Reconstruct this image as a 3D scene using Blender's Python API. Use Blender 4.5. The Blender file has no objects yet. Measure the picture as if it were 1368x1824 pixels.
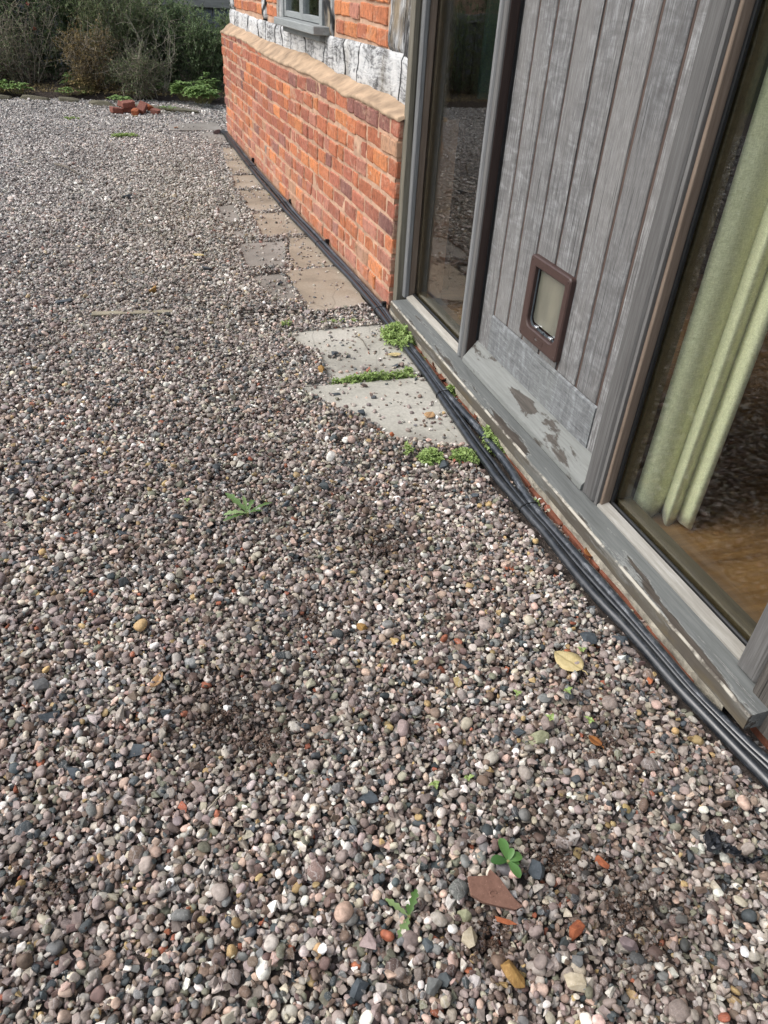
import bpy, bmesh, math, random
import numpy as np
from mathutils import Vector, Matrix, Euler

scene = bpy.context.scene
COL = scene.collection
R = math.radians

# ------------------------------------------------------------------ camera
cam_d = bpy.data.cameras.new('camera')
cam = bpy.data.objects.new('camera', cam_d)
COL.objects.link(cam)
RIGHT = Vector((0.95371, -0.29573, 0.05458))
DOWN = Vector((-0.13133, -0.57286, -0.80906))
FWD = Vector((0.27053, 0.76444, -0.58518))
m3 = Matrix((RIGHT, -DOWN, -FWD)).transposed()
cam.matrix_world = Matrix.Translation((0, 0, 1.35)) @ m3.to_4x4()
cam_d.sensor_fit = 'VERTICAL'
cam_d.sensor_height = 36.0
cam_d.lens = 1290.93 / 1824 * 36.0
cam_d.clip_start = 0.02
cam_d.clip_end = 500
scene.camera = cam

# ------------------------------------------------------------------ sky, sun, exposure
SUN_EL, SUN_AZ = R(48), R(-80)          # azimuth from +Y towards +X
world = bpy.data.worlds.new('World')
scene.world = world
world.use_nodes = True
wn = world.node_tree
wn.nodes.clear()
sky = wn.nodes.new('ShaderNodeTexSky')
sky.sky_type = 'NISHITA'
sky.sun_disc = False
sky.sun_elevation = SUN_EL
sky.sun_rotation = SUN_AZ
sky.air_density = 1.0
sky.dust_density = 3.0
hs = wn.nodes.new('ShaderNodeHueSaturation')
hs.inputs['Saturation'].default_value = 0.58
bg = wn.nodes.new('ShaderNodeBackground')
bg.inputs['Strength'].default_value = 0.15
wo = wn.nodes.new('ShaderNodeOutputWorld')
wn.links.new(sky.outputs[0], hs.inputs['Color'])
wn.links.new(hs.outputs[0], bg.inputs['Color'])
wn.links.new(bg.outputs[0], wo.inputs['Surface'])

sun_d = bpy.data.lights.new('sun', 'SUN')
sun_d.energy = 1.15
sun_d.angle = R(38)
sun_d.color = (1.0, 0.975, 0.94)
sun = bpy.data.objects.new('sun', sun_d)
COL.objects.link(sun)
sdir = Vector((math.sin(SUN_AZ) * math.cos(SUN_EL), math.cos(SUN_AZ) * math.cos(SUN_EL), math.sin(SUN_EL)))
sun.rotation_euler = sdir.to_track_quat('Z', 'Y').to_euler()
sun.location = sdir * 20

scene.view_settings.view_transform = 'Standard'
scene.view_settings.look = 'None'
scene.view_settings.exposure = 0.66
scene.view_settings.gamma = 1.0
scene.view_settings.use_curve_mapping = False
scene.render.engine = 'CYCLES'
scene.cycles.max_bounces = 7
scene.cycles.transparent_max_bounces = 10
scene.cycles.use_denoising = True

# ------------------------------------------------------------------ node helpers
def new_mat(name):
    m = bpy.data.materials.new(name)
    m.use_nodes = True
    nt = m.node_tree
    b = nt.nodes['Principled BSDF']
    b.inputs['Specular IOR Level'].default_value = 0.35
    return m, nt, b

def nd(nt, typ, ins=None, **props):
    n = nt.nodes.new(typ)
    for k, v in props.items():
        setattr(n, k, v)
    for k, v in (ins or {}).items():
        s = n.inputs[k]
        if isinstance(v, bpy.types.NodeSocket):
            nt.links.new(v, s)
        else:
            s.default_value = v
    return n

def c4(c):
    return (c[0], c[1], c[2], 1.0) if len(c) == 3 else c

def pos(nt, scale=(1, 1, 1), loc=(0, 0, 0), rot=(0, 0, 0), rnd=0.0, local=False):
    if local:
        v = nd(nt, 'ShaderNodeTexCoord').outputs['Object']
    else:
        v = nd(nt, 'ShaderNodeNewGeometry').outputs['Position']
    if rnd:
        oi = nd(nt, 'ShaderNodeObjectInfo')
        k = nd(nt, 'ShaderNodeMath', {0: oi.outputs['Random'], 1: rnd}, operation='MULTIPLY')
        cx = nd(nt, 'ShaderNodeCombineXYZ', {0: k.outputs[0], 1: k.outputs[0], 2: k.outputs[0]})
        v = nd(nt, 'ShaderNodeVectorMath', {0: v, 1: cx.outputs[0]}, operation='ADD').outputs[0]
    mp = nd(nt, 'ShaderNodeMapping', {'Vector': v, 'Location': loc, 'Rotation': rot, 'Scale': scale})
    return mp.outputs[0]

def noise(nt, vec, scale=5.0, detail=4.0, rough=0.55, dist=0.0):
    return nd(nt, 'ShaderNodeTexNoise', {'Vector': vec, 'Scale': scale, 'Detail': detail, 'Roughness': rough, 'Distortion': dist}).outputs[0]

def ramp(nt, fac, stops, interp='LINEAR'):
    n = nd(nt, 'ShaderNodeValToRGB', {'Fac': fac})
    cr = n.color_ramp
    cr.interpolation = interp
    while len(cr.elements) < len(stops):
        cr.elements.new(0.5)
    for e, (p, c) in zip(cr.elements, stops):
        e.position = p
        e.color = c4(c) if not isinstance(c, (int, float)) else (c, c, c, 1)
    return n.outputs[0]

def mix(nt, fac, a, b, blend='MIX'):
    n = nd(nt, 'ShaderNodeMix', data_type='RGBA', blend_type=blend)
    for i, v in ((0, fac), (6, a), (7, b)):
        if isinstance(v, bpy.types.NodeSocket):
            nt.links.new(v, n.inputs[i])
        else:
            n.inputs[i].default_value = c4(v) if i else v
    return n.outputs[2]

def mth(nt, op, a, b=0.0, clamp=False):
    n = nd(nt, 'ShaderNodeMath', {0: a, 1: b}, operation=op)
    n.use_clamp = clamp
    return n.outputs[0]

def bump(nt, h, strength=0.4, dist=0.01, normal=None):
    ins = {'Height': h, 'Strength': strength, 'Distance': dist}
    if normal is not None:
        ins['Normal'] = normal
    return nd(nt, 'ShaderNodeBump', ins).outputs[0]

def setb(nt, b, color=None, rough=None, normal=None, **kw):
    for k, v in (('Base Color', color), ('Roughness', rough), ('Normal', normal)):
        if v is None:
            continue
        if isinstance(v, bpy.types.NodeSocket):
            nt.links.new(v, b.inputs[k])
        else:
            b.inputs[k].default_value = c4(v) if k == 'Base Color' else v
    for k, v in kw.items():
        b.inputs[k.replace('_', ' ')].default_value = v

def sep(nt, axis):
    g = nd(nt, 'ShaderNodeNewGeometry').outputs['Position']
    return nd(nt, 'ShaderNodeSeparateXYZ', {0: g}).outputs[axis]

def maprange(nt, v, a, b, c=0.0, d=1.0):
    return nd(nt, 'ShaderNodeMapRange', {0: v, 1: a, 2: b, 3: c, 4: d}).outputs[0]

MAT = {}

def simple(name, color, rough=0.8, nscale=20, var=0.35, bstr=0.3, bdist=0.004, local=False, rnd=3.0, spec=None, bscale=None):
    m, nt, b = new_mat(name)
    v = pos(nt, local=local, rnd=rnd)
    f = noise(nt, v, nscale, 6, 0.6)
    lo = tuple(x * (1 - var) for x in color)
    hi = tuple(min(1, x * (1 + var)) for x in color)
    col = ramp(nt, f, [(0.3, lo), (0.7, hi)])
    f2 = noise(nt, v, bscale or nscale * 4, 5, 0.65)
    setb(nt, b, col, rough, bump(nt, f2, bstr, bdist))
    if spec is not None:
        b.inputs['Specular IOR Level'].default_value = spec
    MAT[name] = m
    return m

# weathered timber: grain runs along the axis with the small scale
def timber(name, cols, grain=(60, 60, 2.5), rough=0.75, bstr=0.35, patch=None, tint=None, fine=3.0, cracks=0.0, figure=0.0):
    m, nt, b = new_mat(name)
    warp = nd(nt, 'ShaderNodeTexNoise', {'Vector': pos(nt, rnd=4.0), 'Scale': 2.2, 'Detail': 2.0}).outputs[1]
    v = nd(nt, 'ShaderNodeVectorMath', {0: pos(nt, grain, rnd=7.0), 1: nd(nt, 'ShaderNodeVectorMath', {0: warp, 'Scale': 2.4}, operation='SCALE').outputs[0]}, operation='ADD').outputs[0]
    f = noise(nt, v, 1.0, 8, 0.68, 0.4)
    v2 = pos(nt, tuple(g * fine for g in grain), rnd=11.0)
    f2 = noise(nt, v2, 1.0, 5, 0.75)
    fm = mth(nt, 'ADD', mth(nt, 'MULTIPLY', f, 0.5), mth(nt, 'MULTIPLY', f2, 0.5))
    if figure:
        cross = noise(nt, pos(nt, (9, 9, 30) if grain[2] < grain[1] else (9, 30, 9), rnd=2.0), 1.0, 4, 0.6, 1.2)
        fm = mth(nt, 'ADD', fm, mth(nt, 'MULTIPLY', mth(nt, 'SUBTRACT', cross, 0.5), figure))
    col = ramp(nt, fm, [(0.32, cols[0]), (0.5, cols[1]), (0.68, cols[2])])
    big = noise(nt, pos(nt, (3, 3, 1.3), rnd=5.0), 1.6, 4, 0.6)
    if tint:
        col = mix(nt, ramp(nt, big, [(0.40, 0.0), (0.62, 0.8)]), col, mix(nt, 1.0, tint, ramp(nt, f2, [(0.3, (0.6, 0.6, 0.6)), (0.7, (1.5, 1.5, 1.5))]), 'MULTIPLY'))
    oi = nd(nt, 'ShaderNodeObjectInfo').outputs['Random']
    col = mix(nt, 1.0, col, ramp(nt, oi, [(0.0, (0.80, 0.80, 0.80)), (1.0, (1.10, 1.09, 1.07))]), 'MULTIPLY')
    h = fm
    if cracks:
        ck = noise(nt, pos(nt, tuple(g * (1.0 if g > 20 else 0.35) for g in grain), (3, 3, 3), rnd=13.0), 1.0, 3, 0.5)
        cm = ramp(nt, ck, [(0.335, cracks), (0.355, 0.0)])
        col = mix(nt, cm, col, tuple(x * 0.35 for x in cols[0]))
        h = mth(nt, 'SUBTRACT', h, mth(nt, 'MULTIPLY', cm, 0.8))
    if patch:
        col, msk = patch(nt, col, f2)
        h = mth(nt, 'SUBTRACT', h, mth(nt, 'MULTIPLY', msk, 0.5))
    setb(nt, b, col, rough, bump(nt, h, bstr, 0.004))
    MAT[name] = m
    return m

# ------------------------------------------------------------------ materials
timber('door_oak', [(0.075, 0.071, 0.069), (0.155, 0.155, 0.156), (0.40, 0.412, 0.418)], (130, 130, 8.0), tint=(0.185, 0.182, 0.178), fine=2.4, cracks=0.6, figure=0.30, bstr=0.45)
timber('rail_oak', [(0.10, 0.10, 0.103), (0.185, 0.195, 0.20), (0.33, 0.35, 0.36)], (90, 8, 90), tint=(0.20, 0.212, 0.208), cracks=0.5, figure=0.5)
timber('frame_oak', [(0.085, 0.080, 0.077), (0.135, 0.132, 0.128), (0.205, 0.205, 0.20)], (80, 80, 3.0), bstr=0.25, cracks=0.4)
timber('frame_oak_pale', [(0.13, 0.132, 0.132), (0.20, 0.205, 0.207), (0.29, 0.298, 0.302)], (80, 80, 3.0), bstr=0.25, cracks=0.4)
timber('frame_oak_brown', [(0.10, 0.075, 0.055), (0.17, 0.13, 0.10), (0.24, 0.19, 0.15)], (45, 45, 2.0), bstr=0.2)
timber('jamb_olive', [(0.09, 0.08, 0.06), (0.19, 0.175, 0.135), (0.29, 0.27, 0.22)], (90, 90, 2.5), cracks=0.8)
timber('reveal_brown', [(0.028, 0.017, 0.014), (0.042, 0.026, 0.022), (0.06, 0.04, 0.034)], (45, 45, 2.0), 0.6, 0.15)
timber('groove_brown', [(0.045, 0.031, 0.026), (0.075, 0.053, 0.045), (0.12, 0.085, 0.068)], (45, 45, 2.0), 0.85, 0.1)
timber('corner_oak', [(0.04, 0.035, 0.03), (0.10, 0.09, 0.08), (0.19, 0.175, 0.155)], (120, 120, 3.0), cracks=0.9, bstr=0.6)
timber('inner_oak', [(0.06, 0.04, 0.02), (0.10, 0.072, 0.038), (0.15, 0.11, 0.062)], (40, 3, 40), 0.5, 0.1)

def sill_patch(nt, col, gr):
    # bare brown timber where the finish has flaked off along the front edge
    y = sep(nt, 1)
    x = sep(nt, 0)
    z = sep(nt, 2)
    flake = noise(nt, pos(nt, (20, 2.6, 20), (0.4, 0.35, 0.2)), 1.0, 7, 0.62, 0.4)
    near = maprange(nt, x, 1.142, 1.190, 0.125, -0.05)
    low = maprange(nt, z, 0.062, 0.092, 0.02, 0.0)
    k = mth(nt, 'ADD', mth(nt, 'ADD', flake, near), low)
    k = mth(nt, 'ADD', k, mth(nt, 'MULTIPLY', mth(nt, 'SUBTRACT', noise(nt, pos(nt, (160, 40, 160)), 1.0, 4, 0.7), 0.5), 0.10))
    msk = ramp(nt, k, [(0.572, 0.0), (0.606, 1.0)])
    col = mix(nt, msk, col, ramp(nt, gr, [(0.3, (0.032, 0.026, 0.021)), (0.7, (0.105, 0.088, 0.072))]))
    edge = ramp(nt, k, [(0.546, 0.0), (0.566, 0.35), (0.576, 0.0)])
    col = mix(nt, edge, col, (0.5, 0.5, 0.47))
    # front face: shade painted in with its grime; finish rubbed pale along the arris
    grime_shade = ramp(nt, noise(nt, pos(nt, (6, 6, 40), (1, 1, 1)), 1.0, 5), [(0.3, 0.35), (0.65, 0.85)])
    col = mix(nt, mth(nt, 'MULTIPLY', grime_shade, maprange(nt, x, 1.1475, 1.1455, 0.0, 1.0)), col, (0.115, 0.103, 0.083))
    ar_ = mth(nt, 'MULTIPLY', maprange(nt, z, 0.0865, 0.0895, 0.0, 1.0), maprange(nt, x, 1.1500, 1.1478, 0.0, 1.0))
    ar_ = mth(nt, 'MULTIPLY', ar_, ramp(nt, noise(nt, pos(nt, (9, 9, 9)), 1.0, 5, 0.7), [(0.42, 0.0), (0.52, 0.85)]))
    col = mix(nt, ar_, col, (0.48, 0.45, 0.38))
    moss = ramp(nt, noise(nt, pos(nt, (5, 5, 30), (3, 3, 3)), 1.0, 5), [(0.52, 0.0), (0.68, 0.55)])
    col = mix(nt, mth(nt, 'MULTIPLY', moss, maprange(nt, x, 1.146, 1.1435, 0.0, 1.0)), col, (0.13, 0.10, 0.05))
    return col, msk

timber('sill_oak', [(0.115, 0.12, 0.113), (0.175, 0.185, 0.178), (0.25, 0.26, 0.25)], (45, 2.0, 45), 0.7, 0.18, patch=sill_patch)

def drip_patch(nt, col, gr):
    f = noise(nt, pos(nt, (10, 3.0, 10), (5.3, 1.1, 0)), 1.0, 7, 0.58, 0.3)
    f = mth(nt, 'ADD', f, mth(nt, 'MULTIPLY', mth(nt, 'SUBTRACT', noise(nt, pos(nt, (160, 40, 160)), 1.0, 4, 0.7), 0.5), 0.08))
    msk = ramp(nt, f, [(0.553, 0.0), (0.583, 1.0)])
    return mix(nt, msk, col, ramp(nt, gr, [(0.3, (0.035, 0.030, 0.025)), (0.7, (0.10, 0.088, 0.074))])), msk

timber('drip_oak', [(0.165, 0.17, 0.157), (0.225, 0.235, 0.222), (0.29, 0.30, 0.285)], (45, 2.0, 45), 0.7, 0.15, patch=drip_patch)
timber('bead_pale', [(0.22, 0.205, 0.175), (0.33, 0.315, 0.28), (0.46, 0.45, 0.42)], (40, 2.5, 40), 0.75, 0.15)
timber('casement_grey', [(0.20, 0.215, 0.215), (0.27, 0.29, 0.29), (0.34, 0.36, 0.36)], (30, 3, 30), 0.6, 0.1)
timber('cladding', [(0.10, 0.115, 0.13), (0.19, 0.21, 0.235), (0.33, 0.35, 0.38)], (20, 20, 1.5), 0.85, 0.2)
timber('rail_grey', [(0.2, 0.2, 0.18), (0.32, 0.32, 0.29), (0.42, 0.42, 0.38)], (2, 30, 30), 0.85, 0.2)

# limewashed old beam: white wash in the hollows of dark cracked grain
def old_beam(name, grain, lift, warm=0.0):
    m, nt, b = new_mat(name)
    warp = nd(nt, 'ShaderNodeTexNoise', {'Vector': pos(nt, rnd=3.0), 'Scale': 5.0, 'Detail': 3.0}).outputs[1]
    v = nd(nt, 'ShaderNodeVectorMath', {0: pos(nt, grain, rnd=3.0), 1: nd(nt, 'ShaderNodeVectorMath', {0: warp, 'Scale': 4.5}, operation='SCALE').outputs[0]}, operation='ADD').outputs[0]
    f = noise(nt, v, 1.0, 8, 0.72, 0.3)
    spl = noise(nt, pos(nt, (16, 16, 5), rnd=6.0), 1.0, 6, 0.7, 0.8)
    big = noise(nt, pos(nt, (1, 1, 1), rnd=9.0), 2.4, 4, 0.62)
    k = mth(nt, 'ADD', mth(nt, 'ADD', mth(nt, 'MULTIPLY', f, 0.62), mth(nt, 'MULTIPLY', spl, 0.30)), mth(nt, 'MULTIPLY', big, 0.55))
    k = mth(nt, 'ADD', k, lift)
    col = ramp(nt, k, [(0.60, (0.022, 0.021, 0.020)), (0.67, (0.11, 0.108, 0.105)), (0.735, (0.30, 0.305, 0.305)), (0.80, (0.56, 0.565, 0.56)), (0.93, (0.68, 0.68, 0.66))])
    if warm:
        wf = ramp(nt, noise(nt, pos(nt, (8, 8, 3), (2, 1, 4)), 1.0, 5), [(0.45, 0.0), (0.62, warm)])
        col = mix(nt, wf, col, mix(nt, f, (0.14, 0.10, 0.06), (0.46, 0.37, 0.24)))
    stain = ramp(nt, noise(nt, pos(nt, (3.2, 3.2, 1.2), (7, 7, 7)), 1.0, 4), [(0.60, 0.0), (0.72, 0.6)])
    col = mix(nt, stain, col, mix(nt, f, (0.06, 0.05, 0.035), (0.40, 0.35, 0.26)))
    vc = nd(nt, 'ShaderNodeTexVoronoi', {'Vector': nd(nt, 'ShaderNodeVectorMath', {0: pos(nt, (1.5, 1.5, 0.4), rnd=2.0), 1: nd(nt, 'ShaderNodeVectorMath', {0: warp, 'Scale': 0.12}, operation='SCALE').outputs[0]}, operation='ADD').outputs[0], 'Scale': 1.0}, feature='DISTANCE_TO_EDGE').outputs['Distance']
    cr = ramp(nt, vc, [(0.006, 1.0), (0.015, 0.0)])
    col = mix(nt, cr, col, (0.02, 0.02, 0.02))
    h = mth(nt, 'SUBTRACT', k, mth(nt, 'MULTIPLY', cr, 0.6))
    setb(nt, b, col, 0.92, bump(nt, h, 0.9, 0.014))
    MAT[name] = m

old_beam('beam_wash', (18, 10, 60), 0.045)
old_beam('stud_wash', (60, 60, 8), -0.02, 0.85)

# brick: colour per brick from the object's own colour, plus bloom, smears and pits
def brick_mat(name='brick', smear=0.5):
    m, nt, b = new_mat(name)
    oi = nd(nt, 'ShaderNodeObjectInfo').outputs['Color']
    g = pos(nt)
    f = noise(nt, g, 38, 7, 0.65)
    col = mix(nt, 1.0, oi, ramp(nt, f, [(0.25, (0.45, 0.43, 0.42)), (0.5, (1, 1, 1)), (0.75, (1.35, 1.33, 1.3))]), 'MULTIPLY')
    # ragged arrises: mortar lapping over the brick edges
    gen = nd(nt, 'ShaderNodeSeparateXYZ', {0: nd(nt, 'ShaderNodeTexCoord').outputs['Generated']})
    ex = mth(nt, 'MULTIPLY', mth(nt, 'MINIMUM', gen.outputs[0], mth(nt, 'SUBTRACT', 1.0, gen.outputs[0])), 2.2)
    ez = mth(nt, 'MINIMUM', gen.outputs[2], mth(nt, 'SUBTRACT', 1.0, gen.outputs[2]))
    ed = mth(nt, 'ADD', mth(nt, 'MINIMUM', ex, ez), mth(nt, 'MULTIPLY', mth(nt, 'SUBTRACT', noise(nt, pos(nt, (1, 1, 1.3)), 42, 6, 0.7), 0.5), 0.42))
    lap = ramp(nt, ed, [(0.0, 0.65), (0.07, 0.0)])
    # pale mortar dragged over the faces
    s1 = noise(nt, pos(nt, (7, 7, 16), (1, 2, 3)), 1.3, 8, 0.72, 0.5)
    s2 = noise(nt, g, 2.3, 3, 0.5)
    sm = ramp(nt, mth(nt, 'ADD', mth(nt, 'MULTIPLY', s1, 0.75), mth(nt, 'MULTIPLY', s2, 0.35)), [(0.60, 0.0), (0.72, smear)])
    col = mix(nt, lap, mix(nt, sm, col, (0.54, 0.36, 0.25)), (0.52, 0.34, 0.235))
    # lower courses: whitish salt bloom
    z = sep(nt, 2)
    bl = mth(nt, 'MULTIPLY', ramp(nt, noise(nt, g, 9, 6, 0.7), [(0.42, 0.0), (0.66, 0.6)]), maprange(nt, z, 0.05, 0.5, 1.0, 0.12))
    col = mix(nt, bl, col, (0.52, 0.32, 0.25))
    pits = nd(nt, 'ShaderNodeTexVoronoi', {'Vector': g, 'Scale': 60.0}).outputs['Distance']
    pm = ramp(nt, pits, [(0.10, 0.9), (0.16, 0.0)])
    rare = ramp(nt, noise(nt, g, 14, 2), [(0.5, 0.0), (0.6, 1.0)])
    pm = mth(nt, 'MULTIPLY', pm, rare)
    col = mix(nt, pm, col, (0.05, 0.03, 0.025))
    h = mth(nt, 'SUBTRACT', mth(nt, 'ADD', f, mth(nt, 'MULTIPLY', noise(nt, g, 160, 4, 0.6), 0.35)), pm)
    setb(nt, b, col, 0.92, bump(nt, h, 0.9, 0.009))
    MAT[name] = m

brick_mat('brick', 0.65)
brick_mat('infill_brick', 0.5)
simple('mortar', (0.49, 0.315, 0.215), 0.95, 14, 0.28, 0.8, 0.006, rnd=0)
simple('coping_mortar', (0.40, 0.288, 0.192), 0.95, 9, 0.38, 0.8, 0.006, rnd=0, bscale=34)
simple('bedding', (0.42, 0.385, 0.31), 0.95, 16, 0.5, 0.9, 0.008, rnd=0)
simple('red_tile', (0.20, 0.075, 0.045), 0.9, 20, 0.35, 0.5, 0.004, rnd=3)

# flagstones
def slab(name, a, bcol, ccol):
    m, nt, b = new_mat(name)
    g = pos(nt, rnd=4.0)
    f = noise(nt, g, 3.0, 6, 0.6, 0.3)
    col = ramp(nt, f, [(0.30, a), (0.5, bcol), (0.72, ccol)])
    f2 = noise(nt, g, 90, 5, 0.7)
    col = mix(nt, 1.0, col, ramp(nt, f2, [(0.3, (0.8, 0.8, 0.8)), (0.7, (1.15, 1.15, 1.15))]), 'MULTIPLY')
    riv = nd(nt, 'ShaderNodeTexVoronoi', {'Vector': mix(nt, 0.12, g, nd(nt, 'ShaderNodeTexNoise', {'Vector': g, 'Scale': 4.0}).outputs[1]), 'Scale': 3.0}, feature='DISTANCE_TO_EDGE').outputs['Distance']
    ln = ramp(nt, riv, [(0.0, 0.55), (0.012, 0.0)])
    col = mix(nt, ln, col, tuple(x * 0.55 for x in bcol))
    h = mth(nt, 'ADD', mth(nt, 'MULTIPLY', f, 1.0), mth(nt, 'MULTIPLY', f2, 0.12))
    setb(nt, b, col, 0.88, bump(nt, h, 0.45, 0.012))
    MAT[name] = m

slab('slab_grey', (0.27, 0.255, 0.22), (0.41, 0.395, 0.34), (0.50, 0.48, 0.42))
slab('slab_brown', (0.215, 0.18, 0.135), (0.325, 0.272, 0.205), (0.39, 0.345, 0.28))
slab('slab_dark', (0.17, 0.155, 0.135), (0.25, 0.23, 0.20), (0.32, 0.30, 0.27))

# soil, rubber, plastics, fabric
simple('soil', (0.055, 0.042, 0.034), 0.97, 30, 0.5, 1.0, 0.01, rnd=0)
m, nt, b = new_mat('yard')
g = pos(nt)
ff = noise(nt, g, 120, 6, 0.7)
setb(nt, b, ramp(nt, ff, [(0.3, (0.045, 0.036, 0.03)), (0.6, (0.12, 0.10, 0.088)), (0.75, (0.30, 0.27, 0.245))]), 0.95, bump(nt, ff, 1.0, 0.008))
MAT['yard'] = m
simple('grass_ground', (0.05, 0.07, 0.03), 0.97, 8, 0.5, 1.0, 0.02, rnd=0)
simple('rubber', (0.012, 0.013, 0.014), 0.45, 30, 0.3, 0.1, 0.001, rnd=0)

def cable_mat(name, base, dust):
    m, nt, b = new_mat(name)
    g = pos(nt)
    f = noise(nt, g, 24, 7, 0.7)
    sc = noise(nt, pos(nt, (260, 30, 260)), 1.0, 5, 0.7)
    k = mth(nt, 'MULTIPLY', ramp(nt, f, [(0.46, 0.0), (0.62, 1.0)]), ramp(nt, sc, [(0.45, 0.0), (0.62, dust)]))
    setb(nt, b, mix(nt, k, base, (0.30, 0.32, 0.34)), ramp(nt, f, [(0.3, 0.24), (0.7, 0.42)]), bump(nt, sc, 0.08, 0.001))
    b.inputs['Specular IOR Level'].default_value = 0.85
    MAT[name] = m

cable_mat('cable_black', (0.010, 0.013, 0.017), 0.16)
cable_mat('cable_scuffed', (0.018, 0.023, 0.029), 0.55)
simple('flap_plastic', (0.060, 0.034, 0.029), 0.48, 60, 0.12, 0.08, 0.0008, rnd=0, spec=0.45)
m, nt, b = new_mat('smoked_plastic')
g = pos(nt)
dirt = ramp(nt, noise(nt, g, 120, 5, 0.7), [(0.66, 0.0), (0.72, 0.7)])
dd = mth(nt, 'MULTIPLY', dirt, maprange(nt, sep(nt, 2), 0.47, 0.50, 1.0, 0.15))
film = ramp(nt, noise(nt, pos(nt, (8, 8, 2.2)), 1.0, 4), [(0.35, (0.075, 0.08, 0.065)), (0.65, (0.21, 0.205, 0.15))])
setb(nt, b, mix(nt, dd, film, (0.5, 0.48, 0.4)), 0.32)
b.inputs['Transmission Weight'].default_value = 0.25
b.inputs['Coat Weight'].default_value = 0.5
MAT['smoked_plastic'] = m
m, nt, b = new_mat('steel')
setb(nt, b, (0.75, 0.76, 0.78), 0.22, Metallic=1.0)
MAT['steel'] = m
m, nt, b = new_mat('black_film')
setb(nt, b, (0.012, 0.014, 0.018), 0.33, bump(nt, noise(nt, pos(nt), 120, 4, 0.6), 0.4, 0.004))
b.inputs['Specular IOR Level'].default_value = 0.6
MAT['black_film'] = m

m, nt, b = new_mat('curtain_linen')
g = pos(nt)
wa = noise(nt, pos(nt, (90, 90, 420)), 1.0, 4, 0.7)
we = noise(nt, pos(nt, (420, 420, 70)), 1.0, 4, 0.7)
k = mth(nt, 'ADD', mth(nt, 'MULTIPLY', wa, 0.5), mth(nt, 'MULTIPLY', we, 0.5))
setb(nt, b, ramp(nt, k, [(0.38, (0.56, 0.55, 0.33)), (0.62, (0.90, 0.87, 0.60))]), 0.95, bump(nt, k, 0.5, 0.001))
b.inputs['Sheen Weight'].default_value = 0.3
MAT['curtain_linen'] = m

m, nt, b = new_mat('floor_boards')
gr = noise(nt, pos(nt, (3, 40, 40)), 1.0, 6, 0.65)
pl = nd(nt, 'ShaderNodeTexNoise', {'Vector': pos(nt, (0.0, 9.0, 0.0)), 'Scale': 1.0, 'Detail': 0.0}).outputs[0]
setb(nt, b, mix(nt, 0.3, ramp(nt, gr, [(0.3, (0.12, 0.055, 0.02)), (0.7, (0.34, 0.18, 0.07))]), ramp(nt, pl, [(0.3, (0.12, 0.06, 0.02)), (0.7, (0.3, 0.17, 0.07))])), 0.42)
MAT['floor_boards'] = m
simple('room_plaster', (0.085, 0.065, 0.048), 0.9, 4, 0.2, 0.1, 0.002, rnd=0)
simple('teal_stand_in', (0.10, 0.17, 0.15), 0.5, 5, 0.15, 0.05, 0.001, rnd=0)  # colour of the added panel that stands in for a reflection
simple('dark_stud', (0.07, 0.045, 0.025), 0.8, 12, 0.4, 0.3, 0.003)

# window glass: clear with a real fresnel reflection
m = bpy.data.materials.new('glass')
m.use_nodes = True
nt = m.node_tree
nt.nodes.clear()
out = nd(nt, 'ShaderNodeOutputMaterial')
wob = bump(nt, noise(nt, pos(nt, (1, 1, 2.2)), 3.0, 2, 0.4), 0.012, 0.05)
bf = nd(nt, 'ShaderNodeNewGeometry').outputs['Backfacing']
ior = mth(nt, 'ADD', 1.52, mth(nt, 'MULTIPLY', bf, 1 / 1.52 - 1.52))
fr = nd(nt, 'ShaderNodeFresnel', {'IOR': ior, 'Normal': wob})
tr = nd(nt, 'ShaderNodeBsdfTransparent', {'Color': (0.93, 0.955, 0.94, 1)})
gl = nd(nt, 'ShaderNodeBsdfGlossy', {'Color': (1, 1, 1, 1), 'Roughness': 0.0, 'Normal': wob})
mx = nd(nt, 'ShaderNodeMixShader', {0: fr.outputs[0], 1: tr.outputs[0], 2: gl.outputs[0]})
nt.links.new(mx.outputs[0], out.inputs[0])
MAT['glass'] = m

# foliage
def leaf_mat(name, lo, hi, trans=0.3, rough=0.5, sat=0.0):
    m, nt, b = new_mat(name)
    at = nd(nt, 'ShaderNodeAttribute', attribute_name='tone').outputs['Fac']
    f = noise(nt, pos(nt, rnd=3.0), 9, 4, 0.6)
    k = mth(nt, 'ADD', mth(nt, 'MULTIPLY', at, 0.7), mth(nt, 'MULTIPLY', f, 0.3))
    col = ramp(nt, k, [(0.1, lo), (0.85, hi)])
    setb(nt, b, col, rough)
    td = nd(nt, 'ShaderNodeBsdfTranslucent', {'Color': col})
    ms = nd(nt, 'ShaderNodeMixShader', {0: trans, 1: b.outputs[0], 2: td.outputs[0]})
    nt.links.new(ms.outputs[0], nt.nodes['Material Output'].inputs[0])
    MAT[name] = m

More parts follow.
